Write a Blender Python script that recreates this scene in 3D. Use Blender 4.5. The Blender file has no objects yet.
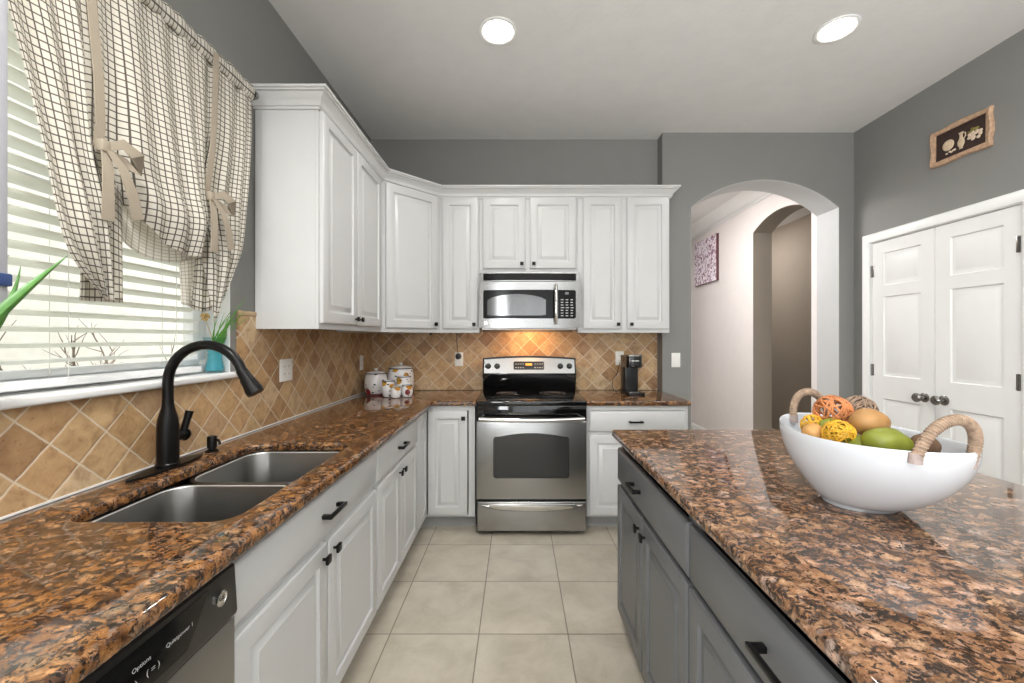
import bpy, bmesh, math, random
from math import pi, sin, cos, sqrt, radians as R
from mathutils import Vector, Matrix, Euler, noise

random.seed(4)
S = bpy.context.scene
COL = S.collection

# ------------------------------------------------------------------ camera, world, big lights, exposure
EYE = 1.355
LWX = -1.25
cam_d = bpy.data.cameras.new('camera')
cam_d.sensor_width = 36.0
cam_d.lens = 411.0 / 1024.0 * 36.0
cam_d.shift_x = -5.5 / 1024.0
cam_d.shift_y = -2.7 / 1024.0
cam_d.clip_start = 0.02
cam = bpy.data.objects.new('camera', cam_d)
COL.objects.link(cam)
cam.location = (0, 0, EYE)
cam.rotation_euler = (pi / 2, 0, 0)
S.camera = cam

S.view_settings.view_transform = 'Standard'
S.view_settings.look = 'None'
S.view_settings.gamma = 1.0
S.view_settings.use_curve_mapping = False
S.view_settings.exposure = 0.0

world = bpy.data.worlds.new('sky')
S.world = world
world.use_nodes = True
wb = world.node_tree.nodes['Background']
wb.inputs[0].default_value = (0.93, 0.97, 1.0, 1)
wb.inputs[1].default_value = 1.9


def area(name, loc, rot, sx, sy, power, color=(1, 1, 1), spread=None):
    d = bpy.data.lights.new(name, 'AREA')
    d.shape = 'RECTANGLE'
    d.size, d.size_y = sx, sy
    d.energy = power
    d.color = color
    if spread:
        d.spread = spread
    o = bpy.data.objects.new(name, d)
    COL.objects.link(o)
    o.location = loc
    o.rotation_euler = rot
    return o


# daylight coming in through the living room's glass doors behind the camera, in the rear and left walls
area('glass_door_daylight', (0.9, -3.95, 1.35), (R(90), 0, 0), 3.4, 2.2, 12, (0.96, 0.98, 1.0))
area('patio_door_daylight', (LWX + 0.03, -2.3, 1.25), (0, R(-90), 0), 2.2, 2.2, 225, (0.96, 0.98, 1.0))
# fill panels added behind the camera, one facing down, one brightening the ceiling
area('rear_fill_down', (0.8, -1.8, 3.0), (0, 0, 0), 1.6, 1.6, 10, (1.0, 0.99, 0.98))
area('ceiling_bounce_fill', (1.2, -1.2, 1.9), (R(180), 0, 0), 1.0, 1.0, 150, (0.97, 0.985, 1.0))
# unseen fill panels added to brighten the hallway and the side hall's taupe wall
area('hallway_fill', (1.45, 4.3, 2.96), (0, 0, 0), 0.3, 0.8, 42, (1.0, 0.99, 0.985))
area('side_hall_fill', (3.05, 6.1, 2.96), (0, 0, 0), 0.3, 0.8, 20, (1.0, 0.97, 0.94))


sun_d = bpy.data.lights.new('sun', 'SUN')
sun_d.energy = 5.5
sun_d.angle = R(1.0)
sun_d.color = (1.0, 0.97, 0.92)
sun = bpy.data.objects.new('sun', sun_d)
COL.objects.link(sun)
sun.rotation_euler = (R(4), R(20), 0)

# fill spot added near the camera to brighten the wall cabinet's end panel
_d = bpy.data.lights.new('end_panel_fill', 'SPOT')
_d.energy, _d.spot_size, _d.spot_blend, _d.shadow_soft_size = 105, R(30), 1.0, 0.25
_o = bpy.data.objects.new('end_panel_fill', _d)
COL.objects.link(_o)
_o.location = (-0.35, -0.7, 1.75)
_o.rotation_euler = (Vector((-1.12, 1.957, 1.93)) - Vector((-0.35, -0.7, 1.75))).to_track_quat('-Z', 'Y').to_euler()

# unseen cans assumed over aisle and island, placed to brighten the cabinet end panel
for _x, _e in ((-0.50, 115), (1.753, 26)):
    _d = bpy.data.lights.new('recessed_lamp', 'SPOT')
    _d.energy, _d.spot_size, _d.spot_blend, _d.shadow_soft_size = _e, R(155), 0.8, 0.08
    _d.color = (1.0, 0.985, 0.96)
    _o = bpy.data.objects.new('recessed_lamp', _d)
    COL.objects.link(_o)
    _o.location = (_x, 0.45, 3.03)

# ------------------------------------------------------------------ materials
def lin(c):
    return tuple(((v / 255.0) / 12.92 if v / 255.0 <= 0.04045 else ((v / 255.0 + 0.055) / 1.055) ** 2.4) for v in c) + (1.0,)


class Mat:
    def __init__(self, name):
        self.m = bpy.data.materials.new(name)
        self.m.use_nodes = True
        self.t = self.m.node_tree
        self.p = self.t.nodes['Principled BSDF']
        self.out = self.t.nodes['Material Output']

    def n(self, kind, **kw):
        nd = self.t.nodes.new(kind)
        for k, v in kw.items():
            if k.startswith('i_'):
                nd.inputs[k[2:].replace('_', ' ')].default_value = v
            elif k.startswith('n_'):
                nd.inputs[int(k[2:])].default_value = v
            else:
                setattr(nd, k, v)
        return nd

    def l(self, a, b):
        self.t.links.new(a, b)

    def ramp(self, src, stops, interp='LINEAR'):
        r = self.n('ShaderNodeValToRGB')
        e = r.color_ramp.elements
        r.color_ramp.interpolation = interp
        while len(e) < len(stops):
            e.new(0.5)
        for i, (p, c) in enumerate(stops):
            e[i].position = p
            e[i].color = c if len(c) == 4 else lin(c)
        self.l(src, r.inputs[0])
        return r.outputs[0]

    def math(self, op, a, b=None, c=None):
        nd = self.n('ShaderNodeMath', operation=op)
        for i, v in enumerate((a, b, c)):
            if v is None:
                continue
            if isinstance(v, (int, float)):
                nd.inputs[i].default_value = v
            else:
                self.l(v, nd.inputs[i])
        return nd.outputs[0]

    def mix(self, f, a, b, mode='MIX'):
        nd = self.n('ShaderNodeMix', data_type='RGBA', blend_type=mode)
        for i, v in ((0, f), (6, a), (7, b)):
            if isinstance(v, (int, float)):
                nd.inputs[i].default_value = v
            elif isinstance(v, tuple):
                nd.inputs[i].default_value = v if len(v) == 4 else lin(v)
            else:
                self.l(v, nd.inputs[i])
        return nd.outputs[2]

    def coord(self, which='Object', scale=(1, 1, 1), rot=(0, 0, 0), loc=(0, 0, 0)):
        tc = self.n('ShaderNodeTexCoord')
        mp = self.n('ShaderNodeMapping')
        mp.inputs['Scale'].default_value = scale
        mp.inputs['Rotation'].default_value = rot
        mp.inputs['Location'].default_value = loc
        self.l(tc.outputs[which], mp.inputs[0])
        return mp.outputs[0]

    def noise(self, vec, scale, detail=2.0, rough=0.5, dist=0.0):
        nd = self.n('ShaderNodeTexNoise')
        nd.inputs['Scale'].default_value = scale
        nd.inputs['Detail'].default_value = detail
        nd.inputs['Roughness'].default_value = rough
        nd.inputs['Distortion'].default_value = dist
        self.l(vec, nd.inputs['Vector'])
        return nd

    def bump(self, height, strength=0.2, distance=0.01):
        b = self.n('ShaderNodeBump')
        b.inputs['Strength'].default_value = strength
        b.inputs['Distance'].default_value = distance
        self.l(height, b.inputs['Height'])
        self.l(b.outputs[0], self.p.inputs['Normal'])


def plain(name, rgb, rough=0.5, metal=0.0, vary=0.03, scale=8.0, spec=0.5, bump=0.0, bscale=60, coat=0.0, trans=0.0):
    k = Mat(name)
    v = k.coord()
    nz = k.noise(v, scale, 3)
    base = lin(rgb)
    lo = tuple(x * (1 - vary) for x in base[:3]) + (1,)
    hi = tuple(min(1, x * (1 + vary)) for x in base[:3]) + (1,)
    k.l(k.ramp(nz.outputs[0], [(0.3, lo), (0.7, hi)]), k.p.inputs['Base Color'])
    k.p.inputs['Roughness'].default_value = rough
    k.p.inputs['Metallic'].default_value = metal
    k.p.inputs['Specular IOR Level'].default_value = spec
    k.p.inputs['Coat Weight'].default_value = coat
    k.p.inputs['Transmission Weight'].default_value = trans
    if bump:
        k.bump(k.noise(v, bscale, 4).outputs[0], bump, 0.004)
    return k.m


def brushed(name, rgb, rough, axis_scale):
    k = Mat(name)
    v = k.coord(scale=axis_scale)
    nz = k.noise(v, 40, 4, 0.6)
    base = lin(rgb)
    k.l(k.ramp(nz.outputs[0], [(0.3, tuple(x * 0.93 for x in base[:3]) + (1,)), (0.7, base)]), k.p.inputs['Base Color'])
    k.l(k.math('MULTIPLY_ADD', nz.outputs[0], 0.10, rough - 0.05), k.p.inputs['Roughness'])
    k.p.inputs['Metallic'].default_value = 1.0
    return k.m


def emit(name, rgb, strength):
    k = Mat(name)
    k.p.inputs['Base Color'].default_value = lin(rgb)
    k.p.inputs['Emission Color'].default_value = lin(rgb)
    k.p.inputs['Emission Strength'].default_value = strength
    return k.m


def tile_floor():
    k = Mat('floor_tile')
    v = k.coord(loc=(0, 0, 0))
    sep = k.n('ShaderNodeSeparateXYZ')
    k.l(v, sep.inputs[0])
    P = 0.4085

    def axis(o, off):
        s = k.math('DIVIDE', k.math('SUBTRACT', o, off), P)
        f = k.math('FRACT', s)
        d = k.math('MINIMUM', f, k.math('SUBTRACT', 1.0, f))
        return k.math('MULTIPLY', d, P), k.math('FLOOR', s)
    dx, ix = axis(sep.outputs[0], -0.177)
    dy, iy = axis(sep.outputs[1], 1.886)
    d = k.math('MINIMUM', dx, dy)
    grout = k.ramp(d, [(0.0, (1, 1, 1, 1)), (0.0020, (1, 1, 1, 1)), (0.0034, (0, 0, 0, 1))])
    cmb = k.n('ShaderNodeCombineXYZ')
    k.l(ix, cmb.inputs[0])
    k.l(iy, cmb.inputs[1])
    wn = k.n('ShaderNodeTexWhiteNoise', noise_dimensions='3D')
    k.l(cmb.outputs[0], wn.inputs[0])
    off = k.n('ShaderNodeVectorMath', operation='ADD')
    k.l(v, off.inputs[0])
    k.l(wn.outputs['Color'], off.inputs[1])
    cloud = k.noise(off.outputs[0], 5.5, 6, 0.62, 0.4)
    base = k.ramp(cloud.outputs[0], [(0.28, (160, 151, 136)), (0.52, (178, 170, 155)), (0.75, (191, 184, 170))])
    tint = k.mix(k.math('MULTIPLY', wn.outputs[0], 0.16), base, (186, 174, 154))
    k.l(k.mix(grout, tint, (92, 82, 70)), k.p.inputs['Base Color'])
    k.p.inputs['Roughness'].default_value = 0.34
    k.bump(k.math('SUBTRACT', 1.0, grout), 0.5, 0.002)
    return k.m


def tile_wall(name, horiz, c0, z0):
    """Tumbled travertine laid on the diagonal; horiz is the index of the wall's horizontal axis."""
    k = Mat(name)
    v = k.coord()
    sep = k.n('ShaderNodeSeparateXYZ')
    k.l(v, sep.inputs[0])
    wob = k.noise(v, 26, 2)
    P = 0.1062
    h = k.math('SUBTRACT', sep.outputs[horiz], c0)
    z = k.math('SUBTRACT', sep.outputs[2], z0)
    wv = k.math('MULTIPLY', k.math('SUBTRACT', wob.outputs[0], 0.5), 0.006)

    def axis(o):
        s = k.math('ADD', k.math('DIVIDE', k.math('ADD', k.math('MULTIPLY', o, 1 / sqrt(2)), wv), P), 0.5)
        f = k.math('FRACT', s)
        d = k.math('MINIMUM', f, k.math('SUBTRACT', 1.0, f))
        return k.math('MULTIPLY', d, P), k.math('FLOOR', s)
    d1, i1 = axis(k.math('ADD', h, z))
    d2, i2 = axis(k.math('SUBTRACT', h, z))
    d = k.math('MINIMUM', d1, d2)
    grout = k.ramp(d, [(0.0, (1, 1, 1, 1)), (0.0019, (1, 1, 1, 1)), (0.0036, (0, 0, 0, 1))])
    cmb = k.n('ShaderNodeCombineXYZ')
    k.l(i1, cmb.inputs[0])
    k.l(i2, cmb.inputs[1])
    wn = k.n('ShaderNodeTexWhiteNoise', noise_dimensions='3D')
    k.l(cmb.outputs[0], wn.inputs[0])
    col = k.ramp(wn.outputs[0], [(0.0, (176, 144, 112)), (0.16, (196, 162, 122)), (0.32, (214, 182, 142)), (0.5, (220, 194, 156)),
                                 (0.68, (206, 174, 132)), (0.84, (226, 204, 172)), (1.0, (190, 158, 124))])
    off = k.n('ShaderNodeVectorMath', operation='ADD')
    k.l(v, off.inputs[0])
    k.l(wn.outputs['Color'], off.inputs[1])
    cloud = k.noise(off.outputs[0], 20, 6, 0.62, 0.6)
    mott = k.ramp(cloud.outputs[0], [(0.25, (150, 120, 92)), (0.5, (216, 205, 190)), (0.75, (246, 238, 226))])
    col = k.mix(0.8, col, mott, 'MULTIPLY')
    pits = k.ramp(k.noise(off.outputs[0], 130, 3).outputs[0], [(0.28, (1, 1, 1, 1)), (0.36, (0, 0, 0, 1))])
    col = k.mix(k.math('MULTIPLY', pits, 0.5), col, (96, 62, 38))
    k.l(k.mix(grout, col, (216, 203, 182)), k.p.inputs['Base Color'])
    k.p.inputs['Roughness'].default_value = 0.42
    k.p.inputs['Specular IOR Level'].default_value = 0.35
    hgt = k.math('SUBTRACT', k.ramp(d, [(0.0, (0, 0, 0, 1)), (0.006, (1, 1, 1, 1))]), k.math('MULTIPLY', pits, 0.3))
    k.bump(hgt, 0.5, 0.003)
    return k.m


def granite(name, warm, seed):
    k = Mat(name)
    v0 = k.coord(loc=(seed, seed * 0.7, 0))

    def warp(v, scale, amp, detail=3):
        w = k.noise(v0, scale, detail, 0.6)
        sub = k.n('ShaderNodeVectorMath', operation='SUBTRACT')
        k.l(w.outputs['Color'], sub.inputs[0])
        sub.inputs[1].default_value = (0.5, 0.5, 0.5)
        sc = k.n('ShaderNodeVectorMath', operation='SCALE')
        sc.inputs['Scale'].default_value = amp
        k.l(sub.outputs[0], sc.inputs[0])
        add = k.n('ShaderNodeVectorMath', operation='ADD')
        k.l(v, add.inputs[0])
        k.l(sc.outputs[0], add.inputs[1])
        return add.outputs[0]
    v = warp(warp(k.coord(loc=(seed, seed * 0.7, 0), scale=(0.85, 1.1, 1.0)), 18, 0.045), 75, 0.018)

    def vor(scale, feature='F1'):
        nd = k.n('ShaderNodeTexVoronoi', feature=feature)
        nd.inputs['Scale'].default_value = scale
        k.l(v, nd.inputs['Vector'])
        return nd
    big, bige, sm = vor(26 if not warm else 33), vor(26 if not warm else 33, 'DISTANCE_TO_EDGE'), vor(150)
    sepc = k.n('ShaderNodeSeparateColor')
    k.l(big.outputs['Color'], sepc.inputs[0])
    grain = k.noise(v0, 120, 5, 0.75)
    mid = k.noise(v0, 38, 4, 0.65)
    if warm:
        stops = [(0.0, (70, 50, 36)), (0.2, (130, 90, 52)), (0.38, (178, 130, 80)), (0.55, (150, 104, 60)), (0.74, (198, 152, 106)), (0.88, (146, 128, 108)), (1.0, (96, 70, 46))]
    else:
        stops = [(0.0, (86, 68, 54)), (0.2, (140, 106, 76)), (0.38, (198, 164, 132)), (0.55, (160, 120, 86)), (0.74, (206, 170, 144)), (0.88, (158, 144, 136)), (1.0, (110, 84, 60))]
    tone = k.math('ADD', k.math('MULTIPLY', sepc.outputs[0], 0.8), k.math('MULTIPLY', k.math('SUBTRACT', mid.outputs[0], 0.4), 0.9))
    colb = k.ramp(tone, stops)
    # paler core and darker rim of each feldspar eye
    colb = k.mix(0.65, colb, k.ramp(big.outputs['Distance'], [(0.1, (255, 250, 246)), (0.62, (150, 128, 112))]), 'MULTIPLY')
    colb = k.mix(0.6, colb, k.ramp(grain.outputs[0], [(0.34, (118, 98, 84)), (0.58, (255, 250, 246))]), 'MULTIPLY')
    seps = k.n('ShaderNodeSeparateColor')
    k.l(sm.outputs['Color'], seps.inputs[0])
    cols = k.ramp(k.math('ADD', k.math('MULTIPLY', seps.outputs[1], 0.6), k.math('MULTIPLY', grain.outputs[0], 0.5)),
                  [(0.12, (26, 22, 21)), (0.38, (44, 36, 32)), (0.5, (84, 58, 40)), (0.62, (52, 46, 44)), (0.74, (138, 98, 66)), (0.9, (112, 102, 98))])
    wid = k.math('MULTIPLY', k.math('SUBTRACT', k.noise(v0, 26, 4, 0.7).outputs[0], 0.46), 1.1)
    edge = k.ramp(k.math('SUBTRACT', bige.outputs['Distance'], wid), [(0.0, (1, 1, 1, 1)), (0.10, (0, 0, 0, 1))])
    col = k.mix(edge, colb, cols)
    spk = k.ramp(k.noise(v, 78, 3, 0.62).outputs[0], [(0.395, (1, 1, 1, 1)), (0.45, (0, 0, 0, 1))])
    col = k.mix(k.math('MULTIPLY', spk, 0.88), col, (26, 21, 19))
    k.l(col, k.p.inputs['Base Color'])
    k.p.inputs['Roughness'].default_value = 0.05
    k.p.inputs['IOR'].default_value = 1.58
    return k.m


def check_cloth(name, base, line, cell=1.0):
    k = Mat(name)
    tc = k.n('ShaderNodeTexCoord')
    sep = k.n('ShaderNodeSeparateXYZ')
    k.l(tc.outputs['UV'], sep.inputs[0])

    def ln(o):
        f = k.math('FRACT', o)
        d = k.math('ABSOLUTE', k.math('SUBTRACT', f, 0.5))
        return k.ramp(d, [(0.070, (1, 1, 1, 1)), (0.110, (0, 0, 0, 1))])
    m = k.math('MAXIMUM', ln(sep.outputs[0]), ln(sep.outputs[1]))
    col = k.mix(k.math('MULTIPLY', m, 0.92), base, line)
    k.l(col, k.p.inputs['Base Color'])
    k.p.inputs['Roughness'].default_value = 0.95
    k.p.inputs['Specular IOR Level'].default_value = 0.1
    tr = k.n('ShaderNodeBsdfTranslucent')
    k.l(col, tr.inputs[0])
    mx = k.n('ShaderNodeMixShader')
    mx.inputs[0].default_value = 0.48
    k.l(k.p.outputs[0], mx.inputs[1])
    k.l(tr.outputs[0], mx.inputs[2])
    k.l(mx.outputs[0], k.out.inputs[0])
    return k.m


def translucent(name, rgb, f=0.35, rough=0.6):
    k = Mat(name)
    k.p.inputs['Base Color'].default_value = lin(rgb)
    k.p.inputs['Roughness'].default_value = rough
    nz = k.noise(k.coord(), 40, 3)
    col = k.mix(k.math('MULTIPLY', nz.outputs[0], 0.2), rgb, tuple(int(c * 0.85) for c in rgb))
    k.l(col, k.p.inputs['Base Color'])
    tr = k.n('ShaderNodeBsdfTranslucent')
    k.l(col, tr.inputs[0])
    mx = k.n('ShaderNodeMixShader')
    mx.inputs[0].default_value = f
    k.l(k.p.outputs[0], mx.inputs[1])
    k.l(tr.outputs[0], mx.inputs[2])
    k.l(mx.outputs[0], k.out.inputs[0])
    return k.m


def glass(name, tint=(245, 250, 250), rough=0.0, alpha=None):
    k = Mat(name)
    k.p.inputs['Base Color'].default_value = lin(tint)
    k.p.inputs['Roughness'].default_value = rough
    k.p.inputs['Transmission Weight'].default_value = 1.0
    k.p.inputs['IOR'].default_value = 1.45
    return k.m


def thin_glass(name, tint):
    k = Mat(name)
    tr = k.n('ShaderNodeBsdfTransparent')
    tr.inputs[0].default_value = lin(tint)
    gl = k.n('ShaderNodeBsdfGlossy')
    gl.inputs['Roughness'].default_value = 0.02
    fr = k.n('ShaderNodeLayerWeight')
    fr.inputs[0].default_value = 0.5
    fac = k.math('MULTIPLY_ADD', k.math('POWER', fr.outputs['Facing'], 4.0), 0.7, 0.03)
    mx = k.n('ShaderNodeMixShader')
    k.l(fac, mx.inputs[0])
    k.l(tr.outputs[0], mx.inputs[1])
    k.l(gl.outputs[0], mx.inputs[2])
    k.l(mx.outputs[0], k.out.inputs[0])
    return k.m


def ceramic_fruit():
    """White glazed stoneware with hand painted fruit and dark leaves."""
    k = Mat('painted_ceramic')
    v = k.coord()
    vo = k.n('ShaderNodeTexVoronoi')
    vo.inputs['Scale'].default_value = 14
    k.l(v, vo.inputs['Vector'])
    sp = k.n('ShaderNodeSeparateColor')
    k.l(vo.outputs['Color'], sp.inputs[0])
    fruit = k.ramp(sp.outputs[0], [(0.0, (190, 132, 40)), (0.3, (140, 26, 30)), (0.55, (196, 150, 60)), (0.75, (120, 150, 70))], 'CONSTANT')
    spot = k.ramp(vo.outputs['Distance'], [(0.36, (1, 1, 1, 1)), (0.42, (0, 0, 0, 1))])
    some = k.ramp(sp.outputs[1], [(0.36, (0, 0, 0, 1)), (0.37, (1, 1, 1, 1))])
    col = k.mix(k.math('MULTIPLY', spot, some), (228, 226, 226), fruit)
    leaf = k.n('ShaderNodeTexVoronoi')
    leaf.inputs['Scale'].default_value = 27
    k.l(k.coord(rot=(0.6, 0.5, 0.3), scale=(1, 1, 1.9)), leaf.inputs['Vector'])
    sp2 = k.n('ShaderNodeSeparateColor')
    k.l(leaf.outputs['Color'], sp2.inputs[0])
    lm = k.math('MULTIPLY', k.ramp(leaf.outputs['Distance'], [(0.26, (1, 1, 1, 1)), (0.32, (0, 0, 0, 1))]),
                k.ramp(sp2.outputs[2], [(0.66, (0, 0, 0, 1)), (0.67, (1, 1, 1, 1))]))
    k.l(k.mix(lm, col, (46, 66, 60)), k.p.inputs['Base Color'])
    k.p.inputs['Roughness'].default_value = 0.15
    return k.m


def blossom_print():
    k = Mat('blossom_canvas')
    v = k.coord()
    vo = k.n('ShaderNodeTexVoronoi')
    vo.inputs['Scale'].default_value = 42
    k.l(v, vo.inputs['Vector'])
    sp = k.n('ShaderNodeSeparateColor')
    k.l(vo.outputs['Color'], sp.inputs[0])
    dots = k.ramp(sp.outputs[0], [(0.0, (134, 98, 112)), (0.14, (186, 160, 180)), (0.34, (228, 218, 228)), (0.6, (238, 232, 236)), (0.92, (160, 124, 138))], 'CONSTANT')
    sep = k.n('ShaderNodeSeparateXYZ')
    k.l(v, sep.inputs[0])
    wob = k.noise(v, 9, 3)
    yy = k.math('ADD', sep.outputs[1], k.math('MULTIPLY', k.math('SUBTRACT', wob.outputs[0], 0.5), 0.12))
    trunk = k.ramp(k.math('ABSOLUTE', k.math('SUBTRACT', yy, 5.66)), [(0.02, (1, 1, 1, 1)), (0.035, (0, 0, 0, 1))])
    low = k.ramp(sep.outputs[2], [(0.0, (1, 1, 1, 1)), (1.0, (1, 1, 1, 1))])
    zc = k.math('LESS_THAN', sep.outputs[2], 2.5)
    k.l(k.mix(k.math('MULTIPLY', trunk, zc), dots, (72, 40, 46)), k.p.inputs['Base Color'])
    k.p.inputs['Roughness'].default_value = 0.7
    return k.m


M = {
    'wall': plain('grey_wall_paint', (131, 130, 127), 0.55, vary=0.015, bump=0.08, bscale=90, spec=0.3),
    'ceiling': plain('ceiling_paint', (226, 226, 224), 0.8, vary=0.02, bump=0.25, bscale=45, spec=0.1),
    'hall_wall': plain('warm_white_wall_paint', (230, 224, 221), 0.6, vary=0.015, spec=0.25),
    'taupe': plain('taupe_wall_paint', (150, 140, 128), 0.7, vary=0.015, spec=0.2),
    'trim': plain('white_trim_paint', (236, 236, 234), 0.35, vary=0.01),
    'door': plain('white_door_paint', (226, 226, 224), 0.4, vary=0.012, bump=0.05, bscale=40),
    'cab': plain('white_cabinet_paint', (199, 199, 198), 0.33, vary=0.01),
    'grey_cab': plain('charcoal_cabinet_paint', (94, 95, 96), 0.35, vary=0.015),
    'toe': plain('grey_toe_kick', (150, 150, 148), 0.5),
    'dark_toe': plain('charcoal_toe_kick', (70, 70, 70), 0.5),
    'black': plain('matte_black_metal', (24, 23, 23), 0.32, 0.6, spec=0.5),
    'black_plastic': plain('black_plastic', (16, 16, 17), 0.3),
    'black_gloss': plain('black_glass', (8, 8, 9), 0.06, spec=0.7),
    'oven_glass': plain('smoked_oven_glass', (62, 62, 62), 0.12, 0.55),
    'micro_glass': plain('microwave_screen_glass', (118, 118, 118), 0.14, 0.8),
    'micro_black': plain('microwave_black_border', (7, 7, 8), 0.2, spec=0.3),
    'steel': plain('brushed_steel', (170, 170, 169), 0.27, 1.0, vary=0.015, scale=6),
    'steel_v': plain('satin_steel', (168, 167, 165), 0.3, 1.0, vary=0.02, scale=30),
    'sink_steel': plain('satin_sink_steel', (138, 137, 135), 0.28, 1.0, vary=0.04, scale=12),
    'rim_steel': plain('bright_rim_steel', (226, 225, 222), 0.38, 0.7),
    'chrome': plain('polished_nickel', (214, 213, 210), 0.12, 1.0),
    'nickel': plain('satin_nickel', (140, 138, 134), 0.25, 1.0),
    'white_plastic': plain('white_plastic', (232, 231, 226), 0.35),
    'vinyl': plain('white_vinyl', (246, 247, 248), 0.3),
    'slat': translucent('ivory_blind_slat', (250, 251, 246), 0.55, 0.45),
    'cloth': check_cloth('checked_cloth', (234, 229, 219), (86, 77, 66)),
    'lining': check_cloth('pale_checked_cloth', (246, 243, 236), (196, 188, 176)),
    'tie': translucent('taupe_ribbon', (168, 156, 138), 0.15, 0.85),
    'strap': plain('grey_strap', (170, 170, 176), 0.6),
    'blue': plain('navy_clip', (52, 72, 120), 0.4),
    'aloe': plain('aloe_green', (88, 140, 66), 0.4, vary=0.2, scale=30),
    'grass': plain('fresh_green_leaf', (96, 158, 60), 0.4, vary=0.25, scale=30),
    'straw': plain('dried_flower', (200, 170, 110), 0.8, vary=0.2, scale=60),
    'terracotta': plain('terracotta', (168, 110, 80), 0.8),
    'clear_glass': thin_glass('clear_glass', (236, 248, 250)),
    'aqua': translucent('aqua_water', (140, 226, 236), 0.6, 0.1),
    'pane': thin_glass('window_pane_glass', (252, 254, 253)),
    'stucco': plain('exterior_stucco', (236, 232, 224), 0.9, vary=0.06, scale=14, bump=0.3, bscale=60),
    'bark': plain('bare_branch_bark', (138, 126, 116), 0.9, vary=0.2, scale=30),
    'soil': plain('exterior_soil', (150, 138, 118), 0.9),
    'ceramic': plain('white_bowl_glaze', (200, 203, 207), 0.2, vary=0.01),
    'rope': plain('jute_rope', (150, 128, 108), 0.9, vary=0.25, scale=90, bump=0.5, bscale=160),
    'cord_tie': plain('pale_jute_binding', (158, 144, 138), 0.9, vary=0.15, scale=90),
    'vine_orange': plain('orange_vine', (186, 118, 70), 0.6, vary=0.25, scale=30),
    'vine_grey': plain('weathered_vine', (142, 118, 98), 0.7, vary=0.3, scale=30),
    'vine_yellow': plain('yellow_vine', (204, 154, 34), 0.6, vary=0.2, scale=30),
    'mango': plain('ochre_fruit_skin', (160, 118, 68), 0.55, vary=0.14, scale=22),
    'pear': plain('green_fruit_skin', (118, 124, 34), 0.45, vary=0.2, scale=20),
    'tan_fruit': plain('tan_fruit_skin', (180, 134, 74), 0.5, vary=0.12, scale=20),
    'brown_fruit': plain('brown_fruit_skin', (92, 66, 46), 0.7, vary=0.2, scale=60),
    'painted': ceramic_fruit(),
    'navy_line': plain('navy_glaze', (48, 48, 66), 0.2),
    'maroon': plain('maroon_glaze', (116, 40, 48), 0.25),
    'white_glaze': plain('white_glaze', (224, 223, 222), 0.15),
    'blossom': blossom_print(),
    'canvas_edge': plain('maroon_canvas_edge', (92, 52, 56), 0.8),
    'old_wood': plain('distressed_wood', (182, 150, 122), 0.8, vary=0.25, scale=50, bump=0.4),
    'dark_picture': plain('dark_picture_ground', (52, 34, 28), 0.75, vary=0.15, scale=50),
    'cream': plain('cream_relief', (206, 184, 156), 0.7, vary=0.12, scale=60),
    'rose': plain('pale_blossom_relief', (212, 190, 168), 0.7),
    'leaf_dull': plain('dull_olive_leaf', (132, 122, 58), 0.7),
    'print_grey': plain('pale_print', (186, 186, 186), 0.5),
    'lamp': emit('lamp_lens', (255, 248, 238), 14.0),
    'display': emit('clock_display', (255, 170, 60), 0.25),
    'floor': tile_floor(),
    'granite': granite('brown_granite', True, 0.0),
    'granite_island': granite('rose_brown_granite', False, 3.0),
    'tile_left': tile_wall('diagonal_travertine_left', 1, 1.1656, 1.0757),
    'tile_back': tile_wall('diagonal_travertine_back', 0, -0.793, 1.128),
}


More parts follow.
